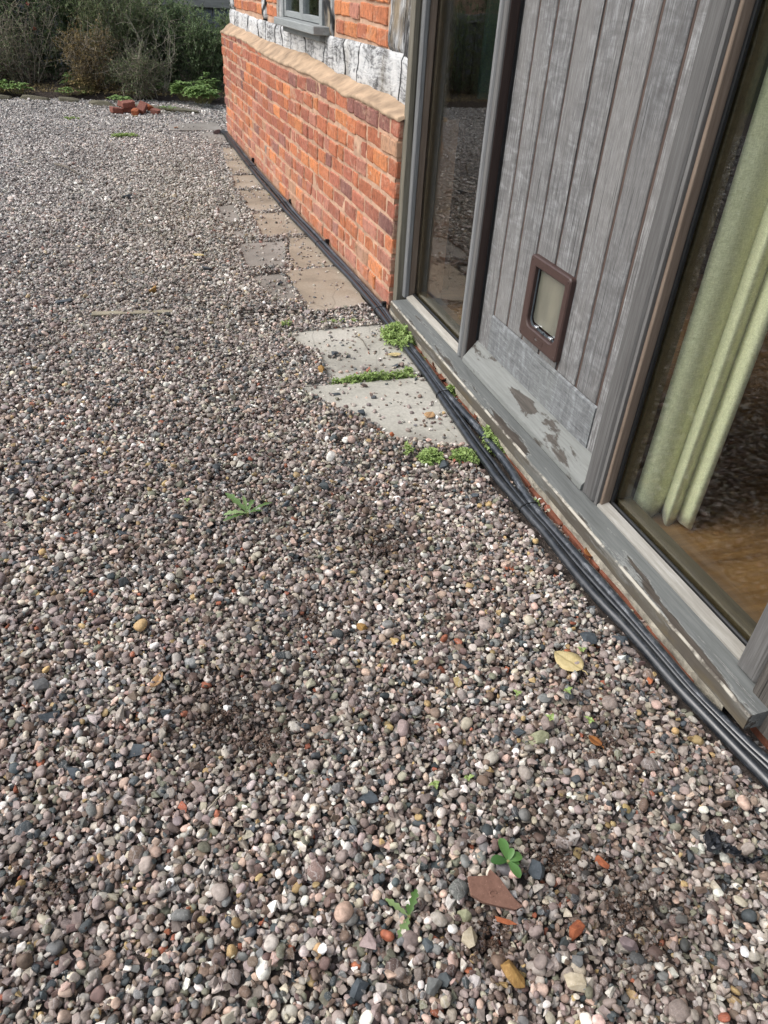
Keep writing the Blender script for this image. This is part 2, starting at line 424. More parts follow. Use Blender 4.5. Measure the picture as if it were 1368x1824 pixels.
leaf_mat('weed_green', (0.17, 0.24, 0.06), (0.42, 0.56, 0.20))
leaf_mat('dandelion_green', (0.08, 0.17, 0.04), (0.30, 0.42, 0.18))
leaf_mat('rosette_green', (0.04, 0.11, 0.028), (0.12, 0.25, 0.07), 0.2, 0.4)
leaf_mat('shrub_green', (0.06, 0.095, 0.042), (0.36, 0.47, 0.24), 0.42)
leaf_mat('shrub_olive', (0.07, 0.10, 0.045), (0.36, 0.43, 0.22), 0.42)
leaf_mat('shrub_tan', (0.08, 0.07, 0.028), (0.40, 0.30, 0.14))
leaf_mat('cover_green', (0.08, 0.15, 0.04), (0.30, 0.44, 0.15))
simple('twig', (0.30, 0.26, 0.20), 0.9, 30, 0.5, 0.3, 0.002)
simple('twig_dark', (0.17, 0.15, 0.12), 0.9, 30, 0.5, 0.3, 0.002)
simple('twig_pale', (0.28, 0.25, 0.20), 0.9, 30, 0.4, 0.3, 0.002)
simple('weed_stem', (0.20, 0.19, 0.08), 0.8, 30, 0.3, 0.1, 0.001)
simple('rose_pink', (0.6, 0.16, 0.13), 0.7, 30, 0.2, 0.1, 0.001)

def dry_leaf(name, lo, hi):
    m, nt, b = new_mat(name)
    v = pos(nt, local=True)
    f = noise(nt, v, 60, 6, 0.65)
    col = ramp(nt, f, [(0.3, lo), (0.65, hi)])
    sx = nd(nt, 'ShaderNodeSeparateXYZ', {0: v})
    ay = mth(nt, 'ABSOLUTE', sx.outputs[1])
    rib = ramp(nt, ay, [(0.0, 0.8), (0.0012, 0.0)])
    k = mth(nt, 'ADD', sx.outputs[0], mth(nt, 'MULTIPLY', ay, -0.9))
    wv = mth(nt, 'ABSOLUTE', mth(nt, 'SINE', mth(nt, 'MULTIPLY', k, 420.0)))
    vein = ramp(nt, wv, [(0.0, 0.5), (0.16, 0.0)])
    col = mix(nt, mth(nt, 'MAXIMUM', rib, vein), col, tuple(x * 0.55 for x in lo))
    setb(nt, b, col, 0.75)
    MAT[name] = m

dry_leaf('leaf_yellow', (0.46, 0.36, 0.16), (0.60, 0.50, 0.27))
dry_leaf('leaf_tan', (0.30, 0.17, 0.08), (0.48, 0.31, 0.16))
dry_leaf('leaf_orange', (0.16, 0.055, 0.015), (0.34, 0.14, 0.04))
dry_leaf('leaf_red', (0.10, 0.028, 0.015), (0.22, 0.07, 0.03))

# stones picked out one by one
def stone_mat(name, lo, hi, speck=0.3, rough=0.8):
    m, nt, b = new_mat(name)
    v = pos(nt, local=True, rnd=5.0)
    f = noise(nt, v, 70, 6, 0.65)
    col = ramp(nt, f, [(0.3, lo), (0.7, hi)])
    sp = ramp(nt, noise(nt, v, 420, 3, 0.6), [(0.62, 0.0), (0.70, speck)])
    col = mix(nt, sp, col, tuple(min(0.8, x * 2.2 + 0.08) for x in hi))
    setb(nt, b, col, rough, bump(nt, f, 0.5, 0.004))
    MAT[name] = m

stone_mat('slate', (0.038, 0.048, 0.055), (0.085, 0.10, 0.112), 0.25, 0.7)
stone_mat('ochre_stone', (0.17, 0.09, 0.025), (0.40, 0.24, 0.08))
stone_mat('sand_stone', (0.36, 0.30, 0.20), (0.55, 0.48, 0.36))
stone_mat('green_stone', (0.18, 0.19, 0.11), (0.34, 0.34, 0.22))
stone_mat('red_stone', (0.16, 0.045, 0.022), (0.34, 0.11, 0.045), 0.2)
stone_mat('mauve_stone', (0.14, 0.105, 0.105), (0.24, 0.19, 0.19))
stone_mat('white_stone', (0.55, 0.54, 0.51), (0.74, 0.73, 0.70), 0.1)
stone_mat('terracotta', (0.15, 0.078, 0.055), (0.23, 0.125, 0.09), 0.35)
stone_mat('edging_stone', (0.075, 0.068, 0.045), (0.19, 0.175, 0.12), 0.2)
stone_mat('rubble_brick', (0.14, 0.055, 0.04), (0.30, 0.12, 0.085), 0.2)
stone_mat('orange_brick', (0.26, 0.075, 0.03), (0.42, 0.14, 0.06), 0.15)
simple('bark', (0.10, 0.065, 0.04), 0.9, 40, 0.5, 0.6, 0.003)
simple('pale_plank', (0.28, 0.25, 0.18), 0.9, 12, 0.3, 0.3, 0.003)

# pebbles: colour comes with every pebble
m, nt, b = new_mat('pebble')
ac = nd(nt, 'ShaderNodeAttribute', attribute_name='pcol', attribute_type='INSTANCER').outputs['Color']
ar = nd(nt, 'ShaderNodeAttribute', attribute_name='prnd', attribute_type='INSTANCER').outputs['Fac']
tc = nd(nt, 'ShaderNodeTexCoord').outputs['Object']
off = nd(nt, 'ShaderNodeCombineXYZ', {0: mth(nt, 'MULTIPLY', ar, 37.0), 1: mth(nt, 'MULTIPLY', ar, 71.0), 2: mth(nt, 'MULTIPLY', ar, 53.0)}).outputs[0]
g = nd(nt, 'ShaderNodeNewGeometry').outputs['Position']
v = nd(nt, 'ShaderNodeVectorMath', {0: g, 1: off}, operation='ADD').outputs[0]
f = noise(nt, v, 95, 5, 0.6)
col = mix(nt, 1.0, ac, ramp(nt, f, [(0.25, (0.60, 0.59, 0.58)), (0.5, (1.0, 1.0, 1.0)), (0.75, (1.42, 1.42, 1.42))]), 'MULTIPLY')
sp = ramp(nt, noise(nt, v, 420, 4, 0.7), [(0.54, 0.0), (0.68, 0.5)])
col = mix(nt, mth(nt, 'MULTIPLY', sp, ramp(nt, ar, [(0.3, 0.0), (0.8, 1.0)])), col, (0.5, 0.48, 0.46))
vw = nd(nt, 'ShaderNodeTexWave', {'Vector': v, 'Scale': 26.0, 'Distortion': 9.0, 'Detail': 3.0, 'Detail Scale': 1.5}).outputs[1]
vn = mth(nt, 'MULTIPLY', ramp(nt, vw, [(0.90, 0.0), (1.0, 0.30)]), ramp(nt, ar, [(0.72, 0.0), (0.9, 1.0)]))
col = mix(nt, vn, col, (0.62, 0.59, 0.57))
setb(nt, b, col, ramp(nt, ar, [(0.0, 0.55), (1.0, 0.85)]), bump(nt, noise(nt, v, 260, 5, 0.7), 0.5, 0.0018))
MAT['pebble'] = m

# ------------------------------------------------------------------ object helpers
def wloc(o):
    l = Vector((0, 0, 0))
    while o is not None:
        l = l + Vector(o.location)
        o = o.parent
    return l

def tag(o, label=None, cat=None, group=None, kind=None):
    if label: o['label'] = label
    if cat: o['category'] = cat
    if group: o['group'] = group
    if kind or cat: o['kind'] = kind or 'thing'
    return o

def thing(name, label, cat, loc, group=None):
    o = bpy.data.objects.new(name, None)
    o.empty_display_size = 0.1
    COL.objects.link(o)
    o.location = loc
    return tag(o, label, cat, group)

def link(name, me, parent=None, mat=None):
    o = bpy.data.objects.new(name, me)
    COL.objects.link(o)
    if mat is not None and not me.materials:
        me.materials.append(MAT[mat])
    if parent is not None:
        o.parent = parent
    return o

class MB:
    """collects faces in world coordinates and links them as one mesh object"""
    def __init__(s):
        s.v, s.f, s.t = [], [], []
    def add(s, verts, faces, tone=None):
        n = len(s.v)
        s.v += [tuple(p) for p in verts]
        s.f += [tuple(i + n for i in fc) for fc in faces]
        s.t += [0.5 if tone is None else tone] * len(verts)
        return s
    def box(s, x0, y0, z0, x1, y1, z1):
        v = [(x, y, z) for z in (z0, z1) for y in (y0, y1) for x in (x0, x1)]
        return s.add(v, [(0, 2, 3, 1), (4, 5, 7, 6), (0, 1, 5, 4), (2, 6, 7, 3), (0, 4, 6, 2), (1, 3, 7, 5)])
    def prism_y(s, poly, y0, y1):           # poly in (x, z)
        n = len(poly)
        v = [(x, y0, z) for x, z in poly] + [(x, y1, z) for x, z in poly]
        f = [tuple(range(n))[::-1], tuple(range(n, 2 * n))] + [(i, (i + 1) % n, (i + 1) % n + n, i + n) for i in range(n)]
        return s.add(v, f)
    def prism_z(s, poly, z0, z1):           # poly in (x, y)
        n = len(poly)
        v = [(x, y, z0) for x, y in poly] + [(x, y, z1) for x, y in poly]
        f = [tuple(range(n))[::-1], tuple(range(n, 2 * n))] + [(i, (i + 1) % n, (i + 1) % n + n, i + n) for i in range(n)]
        return s.add(v, f)
    def tube(s, pts, rad, sides=8, tone=None, cap=True):
        pts = [Vector(p) for p in pts]
        if not hasattr(rad, '__len__'):
            rad = [rad] * len(pts)
        vs, fs = [], []
        up = Vector((0.13, 0.21, 0.97))
        for i, p in enumerate(pts):
            d = (pts[min(i + 1, len(pts) - 1)] - pts[max(i - 1, 0)])
            if d.length < 1e-9: d = Vector((0, 0, 1))
            d.normalize()
            a = d.cross(up if abs(d.dot(up)) < 0.95 else Vector((1, 0, 0))).normalized()
            c = a.cross(d)
            for k in range(sides):
                t = 2 * math.pi * k / sides
                vs.append(p + a * (math.cos(t) * rad[i]) + c * (math.sin(t) * rad[i]))
        for i in range(len(pts) - 1):
            for k in range(sides):
                k2 = (k + 1) % sides
                fs.append((i * sides + k, i * sides + k2, (i + 1) * sides + k2, (i + 1) * sides + k))
        if cap:
            fs.append(tuple(range(sides))[::-1])
            fs.append(tuple(range((len(pts) - 1) * sides, len(pts) * sides)))
        return s.add(vs, fs, tone)
    def build(s, name, mat, parent=None, bevel=0.0, seg=1, smooth=False, origin=None, rough=0.0, seed=0):
        w = wloc(parent) if parent is not None else Vector((0, 0, 0))
        o0 = Vector(origin) - w if origin is not None else Vector((0, 0, 0))
        me = bpy.data.meshes.new(name)
        q = w + o0
        me.from_pydata([(x - q.x, y - q.y, z - q.z) for x, y, z in s.v], [], s.f)
        if bevel or rough:
            bm = bmesh.new()
            bm.from_mesh(me)
            if bevel:
                bmesh.ops.bevel(bm, geom=list(bm.edges), offset=bevel, segments=seg, affect='EDGES', profile=0.6, clamp_overlap=True)
            if rough:
                rg = random.Random(seed)
                for vt in bm.verts:
                    vt.co += Vector((rg.uniform(-1, 1), rg.uniform(-1, 1), rg.uniform(-1, 1))) * rough
            bmesh.ops.recalc_face_normals(bm, faces=bm.faces)
            bm.to_mesh(me)
            bm.free()
        else:
            if any(abs(t - 0.5) > 1e-6 for t in s.t):
                at = me.attributes.new('tone', 'FLOAT', 'POINT')
                at.data.foreach_set('value', s.t)
        if smooth:
            me.polygons.foreach_set('use_smooth', [True] * len(me.polygons))
        me.update()
        o = link(name, me, parent, mat)
        o.location = o0
        return o

def nz(x, y, z=0.0, s=1.0):
    from mathutils import noise as N
    return N.noise(Vector((x * s, y * s, z * s)))

rng = np.random.default_rng(11)
RND = random.Random(5)

# wall line of the old brick plinth
A0 = np.array([1.165, 3.45])
B0 = np.array([1.034, 8.72])
WL = float(np.linalg.norm(B0 - A0))
WD = (B0 - A0) / WL
WN = np.array([WD[1], -WD[0]])           # into the building
def wp(s, off, z):
    p = A0 + WD * s + WN * off
    return (float(p[0]), float(p[1]), float(z))
WANG = math.atan2(WD[1], WD[0])
# ================================================================== the setting
HOLLOWS = [(0.03, 1.12, 0.16, 0.030), (0.12, 1.02, 0.10, 0.022), (0.59, 1.60, 0.13, 0.020), (0.70, 0.47, 0.15, 0.024), (0.43, 0.50, 0.07, 0.022),
           (0.30, 1.36, 0.10, 0.010), (-0.30, 0.80, 0.12, 0.010), (0.85, 0.80, 0.10, 0.012), (0.62, 0.60, 0.08, 0.016)]

def base_h(x, y):
    """bottom of the gravel: gently uneven, scuffed hollows"""
    h = -0.022 + 0.0035 * np.sin(x * 5.1 + 1.3 * np.sin(y * 2.3)) + 0.0035 * np.sin(y * 4.3 + 2.0 * np.sin(x * 3.1 + 1.0)) + 0.0025 * np.sin(x * 13.0 + y * 11.0)
    # pebbles bank up against the sill
    h = h + 0.004 * np.clip((x - 1.07) / 0.07, 0, 1) * np.clip((2.5 - y) / 0.6, 0, 1) * np.clip((y - 0.3) / 0.4, 0, 1)
    for hx, hy, r, d in HOLLOWS:
        h = h - d * np.exp(-((x - hx) ** 2 + (y - hy) ** 2) / (r * r) * 1.8)
    return h

mb = MB().box(-200, -200, -0.5, 200, 200, -0.16)
tag(mb.build('ground', 'grass_ground'), kind='structure')

xs = np.concatenate([np.arange(-8, -1.2, 0.25), np.arange(-1.2, 1.17, 0.03), np.arange(1.2, 2.6, 0.2)])
ys = np.concatenate([np.arange(-3, 0, 0.25), np.arange(0, 4.4, 0.03), np.arange(4.4, 11.16, 0.15)])
XX, YY = np.meshgrid(xs, ys)
ZZ = base_h(XX, YY)
nx, ny = len(xs), len(ys)
verts = np.stack([XX, YY, ZZ], -1).reshape(-1, 3).tolist()
faces = [(j * nx + i, j * nx + i + 1, (j + 1) * nx + i + 1, (j + 1) * nx + i) for j in range(ny - 1) for i in range(nx - 1)]
mb = MB().add(verts, faces)
tag(mb.build('gravel_bed', 'yard', smooth=True), kind='structure')

# garden bed: raised soil behind the edging stones
xs = np.linspace(-7, 2.2, 60); ys = np.linspace(10.95, 16, 36)
XX, YY = np.meshgrid(xs, ys)
edge = 11.22 - 0.16 * (XX + 1.4) * 0.35
ZZ = -0.05 + 0.11 * np.clip((YY - edge) / 0.25, 0, 1) + 0.03 * np.sin(XX * 4 + YY * 3) * np.clip(YY - edge, 0, 1)
verts = np.stack([XX, YY, ZZ], -1).reshape(-1, 3).tolist()
faces = [(j * 60 + i, j * 60 + i + 1, (j + 1) * 60 + i + 1, (j + 1) * 60 + i) for j in range(35) for i in range(59)]
tag(MB().add(verts, faces).build('garden_bed', 'soil', smooth=True), kind='structure')

# ------------------------------------------------------------------ flagstones
SLABS = [  # polygon, material, top z, share of loose pebbles
    ([(0.50, 2.672), (1.085, 2.668), (1.07, 2.06), (0.55, 2.05)], 'slab_grey', 0.004, [(0.51, 2.672), (1.085, 2.668), (1.062, 2.07), (0.93, 2.10), (0.79, 2.18), (0.72, 2.36), (0.60, 2.52)], 0.03),
    ([(0.58, 3.27), (1.115, 3.29), (1.088, 2.705), (0.57, 2.69)], 'slab_grey', 0.0, [(0.60, 3.25), (1.115, 3.28), (1.085, 2.71), (0.66, 2.69), (0.70, 2.95), (0.62, 3.10)], 0.045),
    ([(0.766, 4.14), (1.085, 4.185), (1.09, 3.545), (0.775, 3.50)], 'slab_brown', 0.006, None, 0.012),
    ([(0.413, 4.136), (0.747, 4.142), (0.751, 3.525), (0.40, 3.525)], 'slab_dark', -0.004, [(0.56, 4.10), (0.735, 4.12), (0.742, 3.68), (0.62, 3.64)], 0.07),
    ([(0.43, 4.77), (0.905, 4.785), (0.782, 4.195), (0.43, 4.155)], 'slab_dark', -0.003, [(0.58, 4.72), (0.885, 4.75), (0.77, 4.22), (0.55, 4.20)], 0.035),
    ([(0.925, 4.80), (1.085, 4.815), (1.09, 4.222), (0.80, 4.187)], 'slab_brown', 0.002, None, 0.045),
    ([(0.71, 5.44), (1.03, 5.465), (1.075, 4.856), (0.70, 4.80)], 'slab_brown', 0.0, [(0.77, 5.42), (1.03, 5.45), (1.07, 4.88), (0.75, 4.84)], 0.04),
    ([(0.714, 6.144), (1.02, 6.149), (1.025, 5.485), (0.719, 5.462)], 'slab_brown', 0.003, [(0.78, 6.11), (1.02, 6.13), (1.02, 5.5), (0.76, 5.49)], 0.04),
    ([(0.74, 6.688), (1.02, 6.72), (1.02, 6.178), (0.70, 6.164)], 'slab_brown', 0.0, [(0.80, 6.66), (1.02, 6.70), (1.02, 6.2), (0.76, 6.19)], 0.03),
    ([(0.423, 5.77), (0.703, 5.80), (0.689, 5.179), (0.411, 5.13)], 'slab_dark', -0.005, [(0.56, 5.68), (0.685, 5.72), (0.67, 5.24), (0.55, 5.22)], 0.07),
    ([(0.408, 5.09), (0.688, 5.14), (0.69, 4.828), (0.43, 4.79)], 'slab_dark', -0.006, [(0.58, 5.0), (0.67, 5.06), (0.67, 4.88), (0.58, 4.86)], 0.08),
    ([(0.82, 7.30), (1.01, 7.33), (1.01, 6.77), (0.80, 6.75)], 'slab_brown', -0.002, None, 0.03),
    ([(0.88, 7.92), (1.005, 7.93), (1.005, 7.36), (0.83, 7.34)], 'slab_brown', 0.0, None, 0.03),
    ([(0.45, 9.256), (1.0, 9.50), (1.005, 8.93), (0.449, 8.90)], 'slab_dark', 0.002, None, 0.015),
    ([(0.75, 8.86), (0.995, 8.88), (0.97, 8.26), (0.80, 8.15)], 'slab_dark', -0.004, None, 0.05),
]
path = bpy.data.objects.new('stone_path', None); COL.objects.link(path); path.location = (0.8, 4.5, 0)
tag(path, kind='structure')
for i, (poly, mt, zt, clear, sh) in enumerate(SLABS):
    # riven outline: edges subdivided and nibbled
    pts = []
    rg = random.Random(40 + i)
    for a, c in zip(poly, poly[1:] + poly[:1]):
        n = 7
        for k in range(n):
            t = k / n
            j = 0.004 if k else 0.0
            pts.append((a[0] + (c[0] - a[0]) * t + rg.uniform(-j, j), a[1] + (c[1] - a[1]) * t + rg.uniform(-j, j)))
    pts = pts[::-1]
    mb = MB(); mb.prism_z(pts, zt - 0.045, zt)
    mb.build('flagstone', mt, path, bevel=0.003, seg=1)

# ------------------------------------------------------------------ cables (drawn here: the gravel keeps clear of them)
CL = [(1.140, 0.45), (1.136, 0.582), (1.124, 0.69), (1.112, 0.794), (1.100, 0.892), (1.094, 0.995), (1.086, 1.101), (1.072, 1.218), (1.067, 1.344), (1.068, 1.511), (1.062, 1.612), (1.056, 1.735), (1.052, 1.853), (1.056, 1.928), (1.059, 2.086), (1.067, 2.258), (1.075, 2.418), (1.087, 2.591), (1.092, 2.781), (1.092, 3.005), (1.102, 3.376),
      (1.098, 3.787), (1.076, 4.227), (1.054, 4.733), (1.024, 5.249), (1.008, 5.871), (0.992, 6.494), (0.984, 7.283), (0.982, 8.061), (0.98, 8.573), (0.96, 8.75)]
CR = [(1.180, 0.48), (1.170, 0.618), (1.152, 0.70), (1.138, 0.789), (1.128, 0.866), (1.126, 0.956), (1.124, 1.059), (1.122, 1.195), (1.115, 1.332), (1.103, 1.553), (1.101, 1.666), (1.107, 1.757), (1.119, 1.863), (1.124, 1.964), (1.125, 2.085), (1.125, 2.218), (1.120, 2.312), (1.115, 2.435), (1.112, 2.55), (1.117, 2.739), (1.122, 2.986), (1.134, 3.294),
      (1.140, 3.453), (1.133, 3.798), (1.118, 4.243), (1.100, 4.767), (1.077, 5.29), (1.062, 5.923), (1.045, 6.556), (1.030, 7.334), (1.018, 8.154), (1.012, 8.642), (0.99, 8.77)]

def spline(pts, n=6):
    P = [np.array(p, float) for p in pts]
    P = [2 * P[0] - P[1]] + P + [2 * P[-1] - P[-2]]
    out = []
    for i in range(1, len(P) - 2):
        for k in range(n):
            t = k / n
            out.append(0.5 * ((2 * P[i]) + (-P[i - 1] + P[i + 1]) * t + (2 * P[i - 1] - 5 * P[i] + 4 * P[i + 1] - P[i + 2]) * t * t + (-P[i - 1] + 3 * P[i] - 3 * P[i + 1] + P[i + 2]) * t ** 3))
    out.append(P[-2])
    return out

# ------------------------------------------------------------------ gravel
def inpoly(px, py, poly):
    r = np.zeros(px.shape, bool)
    n = len(poly)
    for i in range(n):
        x1, y1 = poly[i]; x2, y2 = poly[(i + 1) % n]
        c = ((y1 > py) != (y2 > py)) & (px < (x2 - x1) * (py - y1) / (y2 - y1 + 1e-12) + x1)
        r ^= c
    return r

def blur(a, k, it=2):
    for _ in range(it):
        for ax in (0, 1):
            p = np.pad(a, [(k + 1, k) if i == ax else (0, 0) for i in (0, 1)], mode='edge')
            c = np.cumsum(p, axis=ax)
            if ax == 0: a = (c[2 * k + 1:] - c[:-2 * k - 1]) / (2 * k + 1)
            else: a = (c[:, 2 * k + 1:] - c[:, :-2 * k - 1]) / (2 * k + 1)
    return a

PAL = np.array([  # albedo, weight
    (0.235, 0.190, 0.178, 19), (0.310, 0.270, 0.242, 18), (0.175, 0.142, 0.130, 11), (0.450, 0.412, 0.380, 14), (0.62, 0.60, 0.57, 4.0),
    (0.050, 0.060, 0.066, 7), (0.145, 0.104, 0.082, 11), (0.410, 0.300, 0.248, 8), (0.120, 0.082, 0.074, 8), (0.34, 0.245, 0.12, 1.8),
    (0.28, 0.095, 0.055, 0.8), (0.170, 0.168, 0.128, 5), (0.38, 0.345, 0.275, 6), (0.150, 0.152, 0.152, 8)])
PALW = PAL[:, 3] / PAL[:, 3].sum()

def pick_colors(n):
    c = PAL[rng.choice(len(PAL), n, p=PALW), :3].copy()
    c *= rng.normal(1.0, 0.17, (n, 1)).clip(0.5, 1.45)
    c *= rng.normal(1.0, 0.022, (n, 3))
    c *= np.array([1.02, 1.01, 0.965])
    return c.clip(0.02, 0.8)

G_pos, G_rot, G_scl, G_col, G_big = [], [], [], [], []

def finish(p, a, b_, c_):
    n = len(p)
    rot = np.stack([rng.normal(0, 0.33, n), rng.normal(0, 0.33, n), rng.uniform(0, 6.283, n)], 1)
    t = rng.random(n) < 0.16
    rot[t, :2] = rng.normal(0, 1.0, (t.sum(), 2))
    col = pick_colors(n)
    # soil dusted, damp pebbles in the scuffed hollows
    for hx, hy, r, d in HOLLOWS:
        w = np.exp(-((p[:, 0] - hx) ** 2 + (p[:, 1] - hy) ** 2) / (r * r) * 1.35)[:, None] * min(1, d / 0.026) * rng.uniform(0.3, 1.0, (n, 1))
        col = col * (1 - 0.82 * w) + np.array([0.050, 0.033, 0.024]) * 0.82 * w
    # patches: cleaner and dirtier drifts
    dr = 1 + 0.13 * np.sin(p[:, 0] * 3.1 + 2 * np.sin(p[:, 1] * 1.3)) * np.sin(p[:, 1] * 2.1 + 1.5 * np.sin(p[:, 0] * 2.2)) + 0.06 * np.sin(p[:, 0] * 11 + p[:, 1] * 7)
    col = col * (1.10 * dr)[:, None]
    # paler and greyer towards the far end; a greenish film of algae by the path
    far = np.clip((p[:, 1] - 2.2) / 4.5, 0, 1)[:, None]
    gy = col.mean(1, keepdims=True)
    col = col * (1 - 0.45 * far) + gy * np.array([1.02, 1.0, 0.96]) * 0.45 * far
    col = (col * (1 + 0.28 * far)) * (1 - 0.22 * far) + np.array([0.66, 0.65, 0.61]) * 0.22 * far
    dk = (rng.random((n, 1)) < 0.16 * far)
    col = np.where(dk, col * 0.35, col)
    al = np.exp(-((p[:, 0] - 0.35) ** 2 / 0.35 + (p[:, 1] - 5.9) ** 2 / 4.0))[:, None] * rng.uniform(0, 1, (n, 1))
    col = col * (1 - 0.42 * al) + np.array([0.27, 0.25, 0.155]) * 0.42 * al
    G_pos.append(p); G_rot.append(rot); G_scl.append(np.stack([a, b_, c_], 1)); G_col.append(col)

def cable_mask(px, py):
    m = np.zeros(px.shape, bool)
    ly = np.array([c[1] for c in CL]); lx = np.array([c[0] for c in CL])
    ry = np.array([c[1] for c in CR]); rx = np.array([c[0] for c in CR])
    l = np.interp(py, ly, lx); r = np.interp(py, ry, rx)
    m |= (np.abs(px - l) < 0.017) & (py > 0.4) & (py < 8.7)
    m |= (np.abs(px - r) < 0.018) & (py > 0.4) & (py < 8.7)
    return m, l, r

def drop(x0, x1, y0, y1, res, amean, asig, n, bury=0.6):
    gx = np.arange(x0, x1, res); gy = np.arange(y0, y1, res)
    W, H = len(gx), len(gy)
    X, Y = np.meshgrid(gx, gy)
    h = base_h(X, Y)
    P = np.ones((H, W))
    for poly, mt, zt, clear, sh in SLABS:
        ins = inpoly(X, Y, poly)
        if not ins.any(): continue
        h[ins] = zt
        cl = inpoly(X, Y, clear or poly)
        P[cl] = sh
    k = max(1, int(0.026 / res))
    Pb = blur(P, k, 1)
    clump = 0.5 + 0.5 * np.sin(X * 23 + 2 * np.sin(Y * 17)) * np.sin(Y * 19 + 2 * np.sin(X * 13))
    P = np.where(P < 0.99, np.maximum(P * (0.35 + 1.3 * clump ** 2), (Pb - 0.42) * 1.1), P)
    cm, l, r = cable_mask(X, Y)
    P[cm] = 0
    # nothing under the sill and the wall
    P[(X > 1.150) & (Y > 0.74) & (Y < 3.4)] = 0
    P[(X > 1.19) & (Y <= 0.74)] = 0
    wx = A0[0] + (Y - A0[1]) * WD[0] / WD[1]
    P[(X > wx - 0.012) & (Y >= 3.38) & (Y < 8.8)] = 0
    gap = (X > r) & (Y > 0.7) & (Y < 3.4)
    P[gap] *= 0.9
    P[(X > 1.0) & (Y > 2.6) & (Y < 3.3) & (X > l - 0.01)] *= 0.25
    cand = int(n * 3.2)
    cx = rng.uniform(x0 + 0.03, x1 - 0.03, cand); cy = rng.uniform(y0 + 0.03, y1 - 0.03, cand)
    ci = ((cy - y0) / res).astype(int).clip(0, H - 1); cj = ((cx - x0) / res).astype(int).clip(0, W - 1)
    keep = rng.random(cand) < P[ci, cj]
    cx, cy, ci, cj = cx[keep], cy[keep], ci[keep], cj[keep]
    n = min(n, len(cx) // 2)
    flat = ci * W + cj
    a = np.exp(rng.normal(math.log(amean), asig, n)).clip(amean * 0.36, amean * 2.9)
    hol = np.zeros(n)
    b_ = a * rng.uniform(0.55, 0.95, n); c_ = a * rng.uniform(0.36, 0.72, n)
    rr = np.sqrt(a * b_)
    cls = np.round(rr / res * 2).astype(int).clip(2, 24)
    offs, dd = {}, {}
    for kk in np.unique(cls):
        q = int(kk / 2) + 1
        oy, ox = np.mgrid[-q:q + 1, -q:q + 1]
        d2 = (ox ** 2 + oy ** 2) / (kk / 2) ** 2
        s = d2 < 1.0
        offs[kk] = (oy[s] * W + ox[s]); dd[kk] = np.sqrt(1 - d2[s])
    hb = h.copy().ravel()
    hf = h.ravel(); tot = hf.size
    out = np.empty((n, 3)); ok = np.ones(n, bool)
    cll = cls.tolist(); fl = flat.tolist(); cc = c_.tolist()
    for i in range(n):
        f1 = fl[2 * i]; f2 = fl[2 * i + 1]
        j = 2 * i if hf[f1] - hb[f1] <= hf[f2] - hb[f2] else 2 * i + 1
        f0 = fl[j]
        k = cll[i]
        ix = f0 + offs[k]
        if ix[0] < 0 or ix[-1] >= tot:
            ok[i] = False; continue
        hv = hf[ix]
        z = float(hv.mean()) * 0.5 + float(hv.max()) * 0.5 + cc[i] * bury
        hf[ix] = np.maximum(hv, z + cc[i] * dd[k])
        out[i, 0] = cx[j]; out[i, 1] = cy[j]; out[i, 2] = z
    finish(out[ok], a[ok], b_[ok], c_[ok])
    return h, x0, y0, res

HM = drop(-1.25, 1.22, 0.12, 4.3, 0.003, 0.0069, 0.31, 150000)
HM2 = drop(-2.3, 1.12, 4.25, 11.25, 0.0055, 0.0076, 0.30, 175000, 0.5)

def strew(x0, x1, y0, y1, n, am):
    a = np.exp(rng.normal(math.log(am), 0.3, n)).clip(am * 0.5, am * 2)
    p = np.stack([rng.uniform(x0, x1, n), rng.uniform(y0, y1, n), np.zeros(n)], 1)
    p[:, 2] = base_h(p[:, 0], p[:, 1]) + rng.uniform(0.0, 0.016, n)
    finish(p, a, a * rng.uniform(0.65, 0.95, n), a * rng.uniform(0.45, 0.8, n))

strew(-3.2, -1.22, -0.6, 4.3, 42000, 0.0095)
strew(-1.22, 1.1, -1.0, 0.15, 17000, 0.009)
strew(-5.5, -2.25, 4.25, 11.2, 36000, 0.014)
strew(1.1, 2.3, 8.85, 10.9, 7000, 0.010)

# crumbs of dark soil in the scuffed hollows
for hx, hy, r, d in HOLLOWS:
    n = int(480 * d / 0.024)
    rr_ = np.abs(rng.normal(0, 0.45, n)) * r; th_ = rng.uniform(0, 6.283, n)
    p = np.stack([hx + rr_ * np.cos(th_), hy + rr_ * np.sin(th_), np.zeros(n)], 1)
    h_, x0_, y0_, rs_ = HM
    ii = ((p[:, 1] - y0_) / rs_).astype(int).clip(0, h_.shape[0] - 1); jj = ((p[:, 0] - x0_) / rs_).astype(int).clip(0, h_.shape[1] - 1)
    p[:, 2] = h_[ii, jj] + 0.0005
    a = rng.uniform(0.0012, 0.0036, n)
    finish(p, a, a * 0.8, a * 0.7)
    G_col[-1] = np.array([0.060, 0.036, 0.024]) * rng.uniform(0.6, 1.8, (n, 1))

def ground_z(x, y):
    h, x0, y0, res = HM if y < 4.25 else HM2
    i = int((y - y0) / res); j = int((x - x0) / res)
    if 2 <= i < h.shape[0] - 2 and 2 <= j < h.shape[1] - 2:
        return float(np.percentile(h[i - 2:i + 3, j - 2:j + 3], 70))
    return 0.0

def ground_top(x, y, r):
    h, x0, y0, res = HM if y < 4.25 else HM2
    q = max(1, int(r / res)); i = int((y - y0) / res); j = int((x - x0) / res)
    w = h[max(0, i - q):i + q + 1, max(0, j - q):j + q + 1]
    return float(np.percentile(w, 93)) if w.size else 0.0

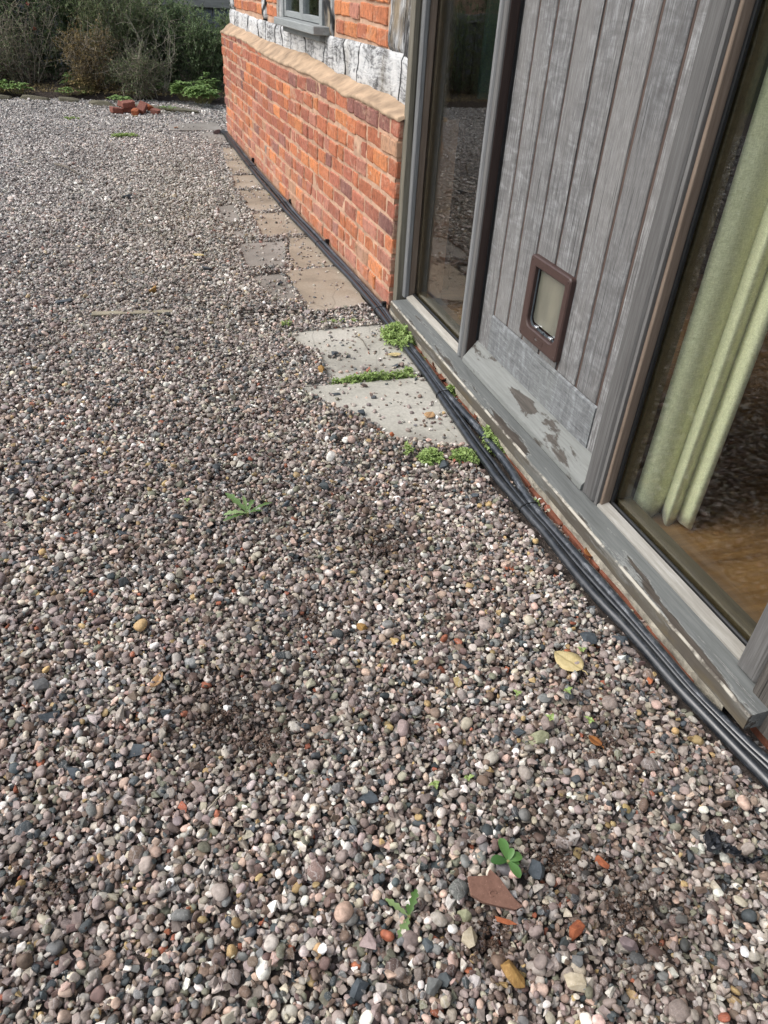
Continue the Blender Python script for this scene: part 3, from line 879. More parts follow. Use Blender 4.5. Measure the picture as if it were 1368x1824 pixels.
# pebble shapes: water-worn ovals and broken angular chips, unit half-size
def rounded_mesh(seed, amp=0.16):
    bm = bmesh.new()
    bmesh.ops.create_icosphere(bm, subdivisions=3, radius=1.0)
    o = seed * 7.3
    for v in bm.verts:
        d = v.co.normalized()
        e = 2.3 + 0.4 * math.sin(seed)
        k = (abs(d.x) ** e + abs(d.y) ** e + abs(d.z) ** e) ** (-1 / e)
        v.co = d * k * (1 + amp * nz(d.x + o, d.y - o, d.z + 2 * o, 1.1) + 0.05 * nz(d.x + o, d.y, d.z - o, 2.7))
    me = bpy.data.meshes.new('pebble_round')
    bm.to_mesh(me); bm.free()
    me.polygons.foreach_set('use_smooth', [True] * len(me.polygons))
    return me

def angular_mesh(seed, n=13, bev=0.09, flat=1.0):
    rg = random.Random(seed)
    bm = bmesh.new()
    for _ in range(n):
        d = Vector((rg.gauss(0, 1), rg.gauss(0, 1), rg.gauss(0, 1))).normalized()
        e = 5.0
        k = (abs(d.x) ** e + abs(d.y) ** e + abs(d.z) ** e) ** (-1 / e)
        d = d * k * rg.uniform(0.82, 1.05)
        d.z *= flat
        bm.verts.new(d)
    bmesh.ops.convex_hull(bm, input=list(bm.verts))
    bmesh.ops.delete(bm, geom=[v for v in bm.verts if not v.link_faces], context='VERTS')
    bmesh.ops.dissolve_limit(bm, angle_limit=0.12, verts=list(bm.verts), edges=list(bm.edges))
    bmesh.ops.bevel(bm, geom=list(bm.edges), offset=bev, segments=2, affect='EDGES', profile=0.6, clamp_overlap=True)
    bmesh.ops.recalc_face_normals(bm, faces=bm.faces)
    me = bpy.data.meshes.new('pebble_chip')
    bm.to_mesh(me); bm.free()
    return me

peb_col = bpy.data.collections.new('pebble_shapes')
shapes = [rounded_mesh(i, 0.14 + 0.03 * (i % 4)) for i in range(9)] + [angular_mesh(60 + i, 10 + i % 6, (0.11, 0.05, 0.08)[i % 3]) for i in range(15)]
for i, me in enumerate(shapes):
    me.materials.append(MAT['pebble'])
    o = bpy.data.objects.new('pebble_%02d' % i, me)
    peb_col.objects.link(o)
NSH = len(shapes)

GP = np.concatenate(G_pos); GR = np.concatenate(G_rot); GS = np.concatenate(G_scl); GC = np.concatenate(G_col)
N = len(GP)
me = bpy.data.meshes.new('gravel')
me.vertices.add(N)
me.vertices.foreach_set('co', GP.astype(np.float32).ravel())
def vattr(nm, typ, arr, key='vector'):
    at = me.attributes.new(nm, typ, 'POINT')
    at.data.foreach_set(key, arr)
vattr('prot', 'FLOAT_VECTOR', GR.astype(np.float32).ravel())
vattr('pscl', 'FLOAT_VECTOR', GS.astype(np.float32).ravel())
vattr('pcol', 'FLOAT_VECTOR', GC.astype(np.float32).ravel())
vattr('prnd', 'FLOAT', rng.random(N).astype(np.float32), 'value')
vattr('pidx', 'INT', np.where(rng.random(N) < 0.44, rng.integers(0, 9, N), rng.integers(9, NSH, N)).astype(np.int32), 'value')
me.update()
gravel = link('gravel', me, None)
tag(gravel, 'mixed grey, mauve and white pebbles covering the yard', 'gravel', kind='stuff')
ng = bpy.data.node_groups.new('scatter_pebbles', 'GeometryNodeTree')
ng.interface.new_socket('Geometry', in_out='INPUT', socket_type='NodeSocketGeometry')
ng.interface.new_socket('Geometry', in_out='OUTPUT', socket_type='NodeSocketGeometry')
gi = ng.nodes.new('NodeGroupInput'); go = ng.nodes.new('NodeGroupOutput')
ci = ng.nodes.new('GeometryNodeCollectionInfo')
ci.inputs['Collection'].default_value = peb_col
ci.inputs['Separate Children'].default_value = True
ci.inputs['Reset Children'].default_value = True
iop = ng.nodes.new('GeometryNodeInstanceOnPoints')
iop.inputs['Pick Instance'].default_value = True
def nattr(nm, typ):
    a = ng.nodes.new('GeometryNodeInputNamedAttribute')
    a.data_type = typ
    a.inputs['Name'].default_value = nm
    return a.outputs['Attribute']
e2r = ng.nodes.new('FunctionNodeEulerToRotation')
ng.links.new(nattr('prot', 'FLOAT_VECTOR'), e2r.inputs[0])
ng.links.new(gi.outputs[0], iop.inputs['Points'])
ng.links.new(ci.outputs[0], iop.inputs['Instance'])
ng.links.new(nattr('pidx', 'INT'), iop.inputs['Instance Index'])
ng.links.new(e2r.outputs[0], iop.inputs['Rotation'])
ng.links.new(nattr('pscl', 'FLOAT_VECTOR'), iop.inputs['Scale'])
ng.links.new(iop.outputs[0], go.inputs[0])
md = gravel.modifiers.new('pebbles', 'NODES')
md.node_group = ng

# ================================================================== old brick plinth
def top_low(s):
    t = [(0, 0.886), (0.15, 0.886), (0.41, 0.889), (0.6, 0.896), (0.9, 0.884), (1.14, 0.893), (1.5, 0.902), (2.0, 0.902), (2.5, 0.896), (3.1, 0.895), (3.7, 0.918), (4.4, 0.93), (5.3, 0.91)]
    return float(np.interp(s, [a for a, _ in t], [b for _, b in t]))

def top_high(s):
    t = [(0, 0.915), (0.2, 0.922), (0.4, 0.932), (0.67, 0.936), (0.97, 0.937), (1.3, 0.937), (1.63, 0.957), (2.06, 0.972), (2.47, 0.966), (3.05, 0.961), (3.73, 0.966), (4.5, 0.978), (5.3, 0.985)]
    return float(np.interp(s, [a for a, _ in t], [b for _, b in t]))

BO = 0.085                                    # timber frame stands back this far
plinth = thing('brick_plinth_wall', 'low wall of old orange-red bricks with sloping mortar top under the timber frame', 'wall', wp(2.6, 0.0, 0))

def bow(s):                                   # the old wall bellies out a little
    return -0.012 * math.sin(min(max(s, 0), WL) / WL * math.pi) + 0.006 * math.sin(s * 2.1)

# mortar body behind and between the bricks
vs, fs = [], []
ns, nzr = 240, 44
for i in range(ns + 1):
    s = i / ns * (WL - 0.02) + 0.01
    zt = top_low(s) - 0.01
    for j in range(nzr + 1):
        z = -0.12 + (zt + 0.12) * j / nzr
        vs.append(wp(s, 0.0060 + bow(s) + 0.0050 * nz(s * 9, z * 22, 3) + 0.003 * nz(s * 40, z * 60, 9), z))
for i in range(ns):
    for j in range(nzr):
        a = i * (nzr + 1) + j
        fs.append((a, a + nzr + 1, a + nzr + 2, a + 1))
mb = MB().add(vs, fs)
for s in (0.01, WL - 0.01):                  # end faces
    mb.add([wp(s, 0.0075 + bow(s), -0.12), wp(s, 0.30, -0.12), wp(s, 0.30, 0.88), wp(s, 0.0075 + bow(s), top_low(s) - 0.01)], [(0, 1, 2, 3)])
mb.build('mortar', 'mortar', plinth, smooth=False)

def brick_mesh(L, seed, H=0.071, D=0.10):
    rg = random.Random(seed)
    bm = bmesh.new()
    bmesh.ops.create_cube(bm, size=1.0)
    for v in bm.verts:
        v.co = Vector((v.co.x * L, v.co.y * D, v.co.z * H)) + Vector((rg.uniform(-1, 1) * 0.005, rg.uniform(-1, 1) * 0.002, rg.uniform(-1, 1) * 0.004))
    bmesh.ops.bevel(bm, geom=list(bm.edges), offset=0.006, segments=1, affect='EDGES', profile=0.5)
    lng = [e for e in bm.edges if abs((e.verts[0].co - e.verts[1].co).x) > L * 0.5]
    bmesh.ops.subdivide_edges(bm, edges=lng, cuts=3 if L > 0.15 else 2, use_grid_fill=True)
    for v in bm.verts:
        v.co += Vector((rg.uniform(-1, 1) * 0.0022, rg.uniform(-1, 1) * 0.0010, rg.uniform(-1, 1) * 0.0026))
    me = bpy.data.meshes.new('brick')
    bm.to_mesh(me); bm.free()
    me.materials.append(MAT['brick'])
    return me

BM_S = [brick_mesh(0.218, 100 + i) for i in range(7)]
BM_H = [brick_mesh(0.104, 200 + i) for i in range(7)]
BM_T = [brick_mesh(0.160, 300 + i) for i in range(5)]
BCOL = {'orange': (0.47, 0.165, 0.075), 'bright': (0.56, 0.21, 0.085), 'red': (0.36, 0.125, 0.078), 'rust': (0.41, 0.14, 0.072), 'rose': (0.41, 0.175, 0.12),
        'purple': (0.265, 0.115, 0.092), 'dark': (0.19, 0.085, 0.072), 'tan': (0.42, 0.24, 0.145), 'grey': (0.22, 0.19, 0.17)}

def brick_color(s, row, rg, top):
    near = math.exp(-((s - 1.2) / 1.3) ** 2)
    if row >= top - 2:
        w = {'purple': 3.5, 'dark': 0.6 + 3 * (s < 0.9), 'red': 3.5, 'rust': 2}
    else:
        w = {'orange': 2 + 4 * near, 'red': 4, 'rust': 4, 'rose': 1.5 + (row < 3) * 3, 'purple': 0.5 + 0.6 * (s > 2.2), 'bright': 0.4 + 2.0 * near, 'tan': 0.7, 'dark': 0.25, 'grey': 0.1}
    k = rg.choices(list(w), list(w.values()))[0]
    f = rg.uniform(0.85, 1.15)
    return tuple(c * f for c in BCOL[k]) + (1.0,)

rg = random.Random(77)
CH = 0.0862
rows = 11
cand = []
for row in range(rows):
    s = 0.0
    # the corner bricks alternate
    first = True
    pat = rg.choice([0, 1])
    while s < WL - 0.04:
        if first:
            L = 0.218 if row % 2 == 0 else 0.110
        else:
            r = rg.random()
            L = 0.218 if r < 0.52 else (0.106 if r < 0.88 else 0.16)
        L = min(L * rg.uniform(0.95, 1.05), WL - s)
        if WL - s - L < 0.06: L = WL - s
        cand.append((row, s, L, first))
        s += L + rg.uniform(0.012, 0.018)
        first = False
W0 = wloc(plinth)
bricks_far = MB()
shown = 0
cand.sort(key=lambda c: c[1])
far_list = []
for row, s, L, first in cand:
    sc = s + L / 2
    zc = 0.012 + CH * (row + 0.5) + 0.009 * math.sin(sc * 1.25 + 0.6) + 0.004 * math.sin(sc * 3.9 + row) + rg.uniform(-0.003, 0.003)
    ht = 1.0
    tl = top_low(sc)
    if zc - 0.03 > tl - 0.02: continue
    if zc + 0.0365 > tl - 0.004:
        nh = (tl - 0.004) - (zc - 0.0365)
        zc = zc - 0.0365 + nh / 2; ht = nh / 0.073
    lib, l0 = (BM_S, 0.218) if L > 0.185 else ((BM_T, 0.160) if L > 0.13 else (BM_H, 0.104))
    out = 0.05 + bow(sc) + rg.uniform(-0.005, 0.004)
    p = Vector(wp(sc, out, zc))
    col = brick_color(sc, row, rg, rows)
    rot = Euler((rg.uniform(-0.012, 0.012), rg.uniform(-0.014, 0.014), WANG + rg.uniform(-0.01, 0.01)))
    scl = (L / l0, 1.0, ht)
    if shown < 300:
        o = link('brick', rg.choice(lib), plinth)
        o.location = p - W0; o.rotation_euler = rot; o.scale = scl
        o.color = col
        shown += 1
    else:
        far_list.append((rg.choice(lib), p, rot, scl, col))
if far_list:
    bm = bmesh.new()
    for lib_me, p, rot, scl, col in far_list:
        t = Matrix.Translation(p - W0) @ rot.to_matrix().to_4x4() @ Matrix.Diagonal((*scl, 1))
        n0 = len(bm.verts)
        bm.from_mesh(lib_me)
        bm.verts.ensure_lookup_table()
        for v in bm.verts[n0:]: v.co = t @ v.co
    me2 = bpy.data.meshes.new('distant_bricks'); bm.to_mesh(me2); bm.free()
    o = link('distant_bricks', me2, plinth, 'brick')
    o.color = (0.36, 0.12, 0.07, 1)
    tag(o, kind='stuff')

# sloping mortar top, trowelled in wavy dabs
vs, fs = [], []
ns, nc = 260, 7
prof = [(0.000, -0.016), (-0.007, -0.008), (-0.003, 0.004), (0.028, 0.32), (0.06, 0.72), (0.085, 1.0), (0.10, 1.02)]
for i in range(ns + 1):
    s = i / ns * (WL + 0.012) - 0.012
    lo, hi = top_low(s), top_high(s)
    dab = 0.002 * math.sin(s * 17 + 2 * math.sin(s * 5)) + 0.012 * nz(s * 4, 1, 2) + 0.003 * nz(s * 19, 3, 2)
    for k, (o, t) in enumerate(prof):
        z = lo + t if k < 3 else lo + (hi - lo) * t
        w = 1.0 if k < 5 else 0.2
        vs.append(wp(s, o + bow(s) * (1 if k < 5 else 0) + 0.005 * nz(s * 25, k * 0.7, 4) * w, z + dab * (0.9 if k < 5 else 0.5) + 0.003 * nz(s * 13, k * 0.8, 7) * w))
for i in range(ns):
    for k in range(nc - 1):
        a = i * nc + k
        fs.append((a, a + nc, a + nc + 1, a + 1))
fs += [tuple(range(nc)), tuple(range(ns * nc, ns * nc + nc))[::-1]]
MB().add(vs, fs).build('coping', 'coping_mortar', plinth, smooth=True)

# ================================================================== timber-framed wall above the plinth
tf = thing('timber_framed_wall', 'limewashed old timber frame wall with brick infill and grey casement', 'wall', wp(2.6, 0.1, 0.92))

def beam_box(s0, s1, o0, o1, zf0, zf1, amp=0.006, ns=60, nzr=8):
    """hewn timber with an uneven face; zf0, zf1 are functions of s"""
    vs, fs = [], []
    ns = max(4, int(ns))
    for i in range(ns + 1):
        s = s0 + (s1 - s0) * i / ns
        za, zb = zf0(s), zf1(s)
        ring = []
        for j in range(nzr + 1):
            z = za + (zb - za) * j / nzr
            e = min(j, nzr - j)
            ring.append((o0 + amp * nz(s * 5, z * 9, 1) + amp * 0.5 * nz(s * 21, z * 33, 5) + (0.012 if e == 0 else 0.0), z))
        ring.append((o1, zb)); ring.append((o1, za))
        for o, z in ring: vs.append(wp(s, o, z))
    m = nzr + 3
    for i in range(ns):
        for j in range(m):
            a = i * m + j; b2 = i * m + (j + 1) % m
            fs.append((a, a + m, b2 + m, b2))
    fs += [tuple(range(m)), tuple(range(ns * m, ns * m + m))[::-1]]
    return MB().add(vs, fs)

beam_box(0.06, 5.22, BO, 0.26, lambda s: top_high(s) - 0.03, lambda s: 1.098 + 0.014 * math.sin(s * 1.1 + 1) + 0.008 * nz(s * 4, 2, 2), 0.010, 130).build('sill_beam', 'beam_wash', tf, smooth=True)
for s0, s1 in ((0.235, 0.455), (1.45, 1.635), (2.785, 3.0), (3.43, 3.60), (4.98, 5.20)):
    beam_box(s0, s1, BO + 0.004, 0.25, lambda s: 1.10, lambda s: 2.25, 0.008, 8, 36).build('stud', 'stud_wash' if s0 < 3.4 else 'beam_wash', tf, smooth=True)
beam_box(0.03, 0.228, BO + 0.006, 0.25, lambda s: 0.95, lambda s: 2.25, 0.006, 6, 36).build('post', 'stud_wash', tf, smooth=True)
beam_box(0.0, 5.22, BO - 0.01, 0.26, lambda s: 2.25, lambda s: 2.45, 0.008, 40).build('wall_plate', 'beam_wash', tf, smooth=True)
# brick infill panels with proud mortar
for s0, s1 in ((0.46, 1.445), (3.005, 3.425), (3.605, 4.975)):
    p = MB()
    vs, fs = [], []
    a, c = 26, 30
    for i in range(a + 1):
        s = s0 + (s1 - s0) * i / a
        for j in range(c + 1):
            z = 1.07 + 1.19 * j / c
            vs.append(wp(s, BO + 0.018 + 0.004 * nz(s * 14, z * 14, 8), z))
    for i in range(a):
        for j in range(c):
            q = i * (c + 1) + j
            fs.append((q, q + c + 1, q + c + 2, q + 1))
    pan = p.add(vs, fs).build('infill_panel', 'mortar', tf, smooth=True)
    for row in range(13):
        s = s0 + rg.uniform(0.0, 0.03) + 0.012
        zc = 1.158 + row * 0.088
        while s < s1 - 0.05:
            L = rg.choice([0.104, 0.16, 0.218, 0.218])
            L = min(L, s1 - 0.012 - s)
            if L < 0.04: break
            lib, l0 = (BM_S, 0.218) if L > 0.185 else ((BM_T, 0.160) if L > 0.13 else (BM_H, 0.104))
            o = link('brick', rg.choice(lib), pan)
            o.location = Vector(wp(s + L / 2, BO + 0.059 + rg.uniform(-0.003, 0.003), zc + rg.uniform(-0.004, 0.004))) - W0 * 0 - wloc(tf)
            o.rotation_euler = (rg.uniform(-0.02, 0.02), rg.uniform(-0.03, 0.03), WANG)
            o.scale = (L / l0, 1, rg.uniform(0.95, 1.03))
            f = rg.uniform(0.9, 1.12)
            o.color = tuple(x * f for x in BCOL[rg.choice(['orange', 'bright', 'bright', 'rust', 'rose', 'orange'])]) + (1,)
            s += L + 0.013
# casement window
win = MB()
for a, c in ((1.64, 1.70), (2.72, 2.78)): win.add([wp(s, o, z) for z in (1.13, 2.2) for o in (0.075, 0.16) for s in (a, c)], [(0, 2, 3, 1), (4, 5, 7, 6), (0, 1, 5, 4), (2, 6, 7, 3), (0, 4, 6, 2), (1, 3, 7, 5)])
window = win.build('window', 'casement_grey', tf, bevel=0.003)
def wbox(s0, s1, o0, o1, z0, z1):
    return MB().add([wp(s, o, z) for z in (z0, z1) for o in (o0, o1) for s in (s0, s1)], [(0, 2, 3, 1), (4, 5, 7, 6), (0, 1, 5, 4), (2, 6, 7, 3), (0, 4, 6, 2), (1, 3, 7, 5)])
wbox(1.53, 2.66, -0.005, 0.16, 1.103, 1.146).build('sill', 'casement_grey', window, bevel=0.004)
wbox(1.60, 2.62, 0.05, 0.10, 1.066, 1.1025).build('sill_apron', 'casement_grey', window, bevel=0.003)
for s0, s1 in ((1.703, 2.208), (2.212, 2.717)):
    fr_ = wbox(s0, s0 + 0.045, 0.085, 0.13, 1.149, 2.15)
    fr_.add(wbox(s1 - 0.045, s1, 0.085, 0.13, 1.149, 2.15).v, [(0, 2, 3, 1), (4, 5, 7, 6), (0, 1, 5, 4), (2, 6, 7, 3), (0, 4, 6, 2), (1, 3, 7, 5)])
    for z0, z1 in ((1.150, 1.185), (1.62, 1.645), (2.11, 2.149)):
        fr_.add(wbox(s0 + 0.046, s1 - 0.046, 0.087, 0.128, z0, z1).v, [(0, 2, 3, 1), (4, 5, 7, 6), (0, 1, 5, 4), (2, 6, 7, 3), (0, 4, 6, 2), (1, 3, 7, 5)])
    fr_.build('sash', 'casement_grey', window, bevel=0.002)
    wbox(s0 + 0.046, s1 - 0.046, 0.105, 0.109, 1.186, 2.108).build('pane', 'glass', window)

# ================================================================== glazed screen with its sill
scr = thing('glazed_screen', 'grey oak frame with two tall glass panes standing on a flaking sill', 'window', (1.22, 2.05, 0))
bx = lambda *a: MB().box(*a)
SY0, SY1 = 0.726, 3.345
# sill: subdivided so that its front edge is worn uneven
vs, fs = [], []
nn = 130
prof = [(1.30, 0.044), (1.148, 0.044), (1.1445, 0.048), (1.143, 0.088), (1.147, 0.0935), (1.16, 0.0945), (1.20, 0.0960), (1.30, 0.0965)]
for i in range(nn + 1):
    y = SY0 + (SY1 - SY0) * i / nn
    for k, (x, z) in enumerate(prof):
        w = 0.0022 * nz(y * 14, k, 3) + 0.0016 * nz(y * 45, k, 8) if 1 <= k <= 4 else 0.0
        vs.append((x + w, y, z + (w if k in (3, 4) else 0)))
m_ = len(prof)
for i in range(nn):
    for k in range(m_):
        a = i * m_ + k; c = i * m_ + (k + 1) % m_
        fs.append((a, c, c + m_, a + m_))
fs += [tuple(range(m_))[::-1], tuple(range(nn * m_, nn * m_ + m_))]
MB().add(vs, fs).build('sill', 'sill_oak', scr)
vs, fs = [], []
for i in range(131):
    y = 0.80 + (3.38 - 0.80) * i / 130
    for k, (x, z) in enumerate([(1.166, -0.06), (1.160, 0.0), (1.156, 0.025), (1.155, 0.0435)]):
        vs.append((x + 0.004 * nz(y * 7, z * 20, 2) + 0.004 * nz(y * 26, z * 60, 5), y, z))
for i in range(130):
    for k in range(3):
        a = i * 4 + k
        fs.append((a, a + 1, a + 5, a + 4))
MB().add(vs, fs).build('mortar_bed', 'bedding', scr, smooth=True)
tl = MB()
for k in range(11):
    y_ = 0.90 + k * 0.222
    tl.box(1.148 + RND.uniform(-0.003, 0.003), y_, -0.03, 1.20, y_ + 0.215, 0.006 + RND.uniform(-0.003, 0.004))
tl.build('tile_course', 'red_tile', scr, bevel=0.003)
bx(1.150, 3.30, 0.004, 1.21, 3.385, 0.0425).build('end_block', 'bedding', scr, bevel=0.012, seg=2, smooth=True)
TOP = 2.06
bx(1.190, 3.398, 0.02, 1.30, 3.452, TOP).build('jamb', 'jamb_olive', scr, bevel=0.003)
bx(1.218, 3.357, 0.097, 1.2425, 3.395, TOP).build('frame_post', 'frame_oak_pale', scr, bevel=0.004)
bx(1.2445, 3.363, 0.097, 1.275, 3.395, TOP).build('glazing_bead', 'frame_oak_brown', scr, bevel=0.002)
bx(1.222, 2.634, 0.097, 1.30, 2.663, TOP).build('frame_post', 'frame_oak_pale', scr, bevel=0.006)
bx(1.226, 2.600, 0.097, 1.30, 2.632, TOP).build('door_post', 'frame_oak', scr, bevel=0.005)
bx(1.236, 2.5965, 0.097, 1.276, 2.5995, TOP).build('reveal', 'reveal_brown', scr)
bx(1.2685, 2.590, 0.19, 1.2765, 2.5962, TOP).build('seal', 'rubber', scr)
bx(1.222, 1.5385, 0.097, 1.30, 1.604, TOP).build('door_post', 'frame_oak', scr, bevel=0.006)
bx(1.226, 1.5225, 0.097, 1.262, 1.5355, TOP).build('frame_post', 'frame_oak', scr, bevel=0.001)
bx(1.236, 1.509, 0.099, 1.268, 1.522, TOP).build('glazing_bead', 'frame_oak_brown', scr, bevel=0.002)
bx(1.262, 1.4985, 0.10, 1.274, 1.5088, TOP).build('seal', 'rubber', scr, bevel=0.002)
bx(1.212, 0.797, 0.0975, 1.30, 0.860, TOP).build('frame_post', 'frame_oak', scr, bevel=0.005)
for y0, y1 in ((2.664, 3.356), (0.861, 1.5215)):
    MB().prism_y([(1.229, 0.0955), (1.229, 0.1035), (1.2385, 0.108), (1.2605, 0.1145), (1.2605, 0.0955)], y0, y1).build('glazing_bead', 'bead_pale', scr, bevel=0.001)
    bx(1.262, y0 + 0.001, 0.10, 1.272, y1 - 0.001, 0.122).build('seal', 'rubber', scr, bevel=0.003)
    bx(1.2865, y0, 0.06, 1.335, y1, 0.125).build('inner_rail', 'inner_oak', scr, bevel=0.003)
bx(1.2865, 1.502, 0.126, 1.33, 1.537, TOP).build('inner_post', 'inner_oak', scr, bevel=0.003)
bx(1.2865, 3.355, 0.126, 1.335, 3.395, TOP).build('inner_post', 'inner_oak', scr, bevel=0.003)
bx(1.2865, 0.797, 0.126, 1.335, 0.88, TOP).build('inner_post', 'inner_oak', scr, bevel=0.003)
bx(1.2745, 2.66, 0.112, 1.2785, 3.364, TOP).build('pane', 'glass', scr)
bx(1.2755, 0.858, 0.112, 1.2795, 1.500, TOP).build('pane', 'glass', scr)
bx(1.195, 0.79, TOP + 0.001, 1.34, 3.455, 2.26).build('lintel', 'frame_oak', scr, bevel=0.006)

# dark corner post beyond the screen
cp = thing('corner_post', 'dark coarse-grained oak post at the near end of the sill', 'post', (1.25, 0.65, 0))
bx(1.196, 0.52, 0.02, 1.38, 0.788, 2.26).build('post_shaft', 'corner_oak', cp, bevel=0.008)
bx(1.215, 0.50, -0.06, 1.40, 0.795, 0.018).build('footing', 'red_tile', cp, bevel=0.01)

# ================================================================== the door
door = thing('boarded_door', 'weathered silver-grey oak door of vertical boards with a cat flap', 'door', (1.28, 2.1, 0.1))
DX = 1.2785
FY0, FY1, FZ0, FZ1 = 1.982, 2.196, 0.398, 0.626   # hole for the cat flap
bk = MB()
bk.box(1.2830, 1.605, 0.10, 1.32, 1.975, 2.04).box(1.2830, 2.203, 0.10, 1.32, 2.595, 2.04)
bk.box(1.2830, 1.9751, 0.10, 1.32, 2.2029, 0.395).box(1.2830, 1.9751, 0.629, 1.32, 2.2029, 2.04)
bk.build('back_panel', 'groove_brown', door)
GR_ = [2.484, 2.366, 2.238, 2.104, 1.974, 1.844, 1.7145]
gw = 0.0072
bx(DX, 2.484 + gw, 0.333 - 0.15, 1.286, 2.5895, 2.04).build('stile', 'door_oak', door, bevel=0.003)
bx(DX, 1.606, 0.183, 1.286, 1.7145 - gw, 2.04).build('stile', 'door_oak', door, bevel=0.003)
for y1, y0 in zip(GR_[:-1], GR_[1:]):
    a, c = y0 + gw, y1 - gw
    b1 = MB()
    if a < FY1 and c > FY0:
        b1.box(DX, a, 0.337, 1.286, c, FZ0 - 0.004).box(DX, a, FZ1 + 0.004, 1.286, c, 2.04)
        if c > FY1 + 0.005: b1.box(DX + 0.0004, FY1 + 0.002, FZ0 - 0.004, 1.286, c, FZ1 + 0.004)
        if a < FY0 - 0.005: b1.box(DX + 0.0004, a, FZ0 - 0.004, 1.286, FY0 - 0.002, FZ1 + 0.004)
        b1.build('board', 'door_oak', door)
    else:
        b1.box(DX, a, 0.337, 1.286, c, 2.04).build('board', 'door_oak', door, bevel=0.0025)
MB().prism_y([(1.2865, 0.16), (DX - 0.003, 0.16), (DX - 0.003, 0.327), (DX + 0.003, 0.3345), (1.2865, 0.3345)], 1.7145 - gw + 0.0006, 2.484 + gw - 0.0006).build('bottom_rail', 'rail_oak', door)
MB().prism_y([(1.2865, 0.0985), (1.219, 0.0985), (1.2185, 0.103), (1.220, 0.119), (1.2255, 0.1235), (1.272, 0.180), (1.2755, 0.1875), (1.2865, 0.1875)], 1.608, 2.594).build('weather_board', 'drip_oak', door, bevel=0.001)

# cat flap: moulded frame with a rounded opening, smoked flap, two magnets, screws
def rrect(y0, y1, z0, z1, r0, r1, n=6):
    """outline in (y, z); r0 radius of bottom corners, r1 of top corners"""
    pts = []
    for cy, cz, r, t0 in ((y1 - r0, z0 + r0, r0, -90), (y1 - r1, z1 - r1, r1, 0), (y0 + r1, z1 - r1, r1, 90), (y0 + r0, z0 + r0, r0, 180)):
        for k in range(n + 1):
            t = R(t0 + 90 * k / n)
            pts.append((cy + r * math.cos(t), cz + r * math.sin(t)))
    return pts

def ring(outer, inner, levels):
    """loops of (outline, x) joined into a closed moulded ring"""
    n = len(outer)
    mb = MB()
    loops = [[(x, y, z) for y, z in o] for o, x in levels]
    vs = [p for l in loops for p in l]
    fs = []
    L = len(loops)
    for i in range(L):
        j = (i + 1) % L
        for k in range(n):
            k2 = (k + 1) % n
            fs.append((i * n + k, i * n + k2, j * n + k2, j * n + k))
    return mb.add(vs, fs)

OY0, OY1, OZ0, OZ1 = 1.960, 2.232, 0.368, 0.650
cf = bpy.data.objects.new('cat_flap', None)
COL.objects.link(cf); cf.parent = door
cf.location = Vector((1.266, 2.09, 0.37)) - wloc(door)
o0 = rrect(OY0, OY1, OZ0, OZ1, 0.012, 0.012)
o1 = rrect(OY0 + 0.004, OY1 - 0.004, OZ0 + 0.004, OZ1 - 0.004, 0.011, 0.011)
i0 = rrect(1.987, 2.196, 0.412, 0.622, 0.030, 0.004)
i1 = rrect(1.991, 2.192, 0.416, 0.618, 0.028, 0.004)
ring(o0, i0, [(o0, 1.2783), (o0, 1.2615), (o1, 1.2572), (i0, 1.2572), (i1, 1.260), (i1, 1.315)]).build('flap_frame', 'flap_plastic', cf)
# inner tunnel rim and the flap itself
t0 = rrect(1.9915, 2.1915, 0.4165, 0.6175, 0.027, 0.004); t1 = rrect(1.997, 2.186, 0.424, 0.6165, 0.024, 0.004)
ring(t0, t1, [(t0, 1.276), (t0, 1.272), (t1, 1.272), (t1, 1.276)]).build('flap_rim', 'slate', cf)
pl = rrect(1.999, 2.184, 0.430, 0.610, 0.022, 0.004)
n_ = len(pl)
MB().add([(1.279, y, z) for y, z in pl] + [(1.283, y, z) for y, z in pl], [tuple(range(n_)), tuple(range(n_, 2 * n_))[::-1]] + [(i, (i + 1) % n_, (i + 1) % n_ + n_, i + n_) for i in range(n_)]).build('flap', 'smoked_plastic', cf)
for y in (2.035, 2.140):
    bx(1.266, y - 0.011, 0.4172, 1.2785, y + 0.011, 0.4285).build('magnet', 'steel', cf, bevel=0.003, seg=2, smooth=True)
bx(1.268, 2.082, 0.4172, 1.278, 2.094, 0.426).build('latch', 'slate', cf, bevel=0.002)
for y in (OY0 + 0.014, OY1 - 0.014):
    for z in (OZ0 + 0.014, OZ1 - 0.014):
        MB().tube([(1.2576, y, z), (1.2558, y, z)], [0.0052, 0.0038], 12).build('screw', 'flap_plastic', cf)
lb = MB().box(1.2562, 2.055, 0.386, 1.2574, 2.115, 0.3875).box(1.2562, 2.055, 0.3995, 1.2574, 2.115, 0.401).box(1.2562, 2.055, 0.3876, 1.2574, 2.0565, 0.3994).box(1.2562, 2.1135, 0.3876, 1.2574, 2.115, 0.3994)
lb.build('raised_label', 'flap_plastic', cf)
lg = MB()
for k, (yy, w_) in enumerate(((2.109, 0.005), (2.102, 0.004), (2.0965, 0.002))):
    lg.box(1.2560, yy - w_, 0.3915, 1.2574, yy, 0.3965)
lg.build('label_mark', 'steel', cf)

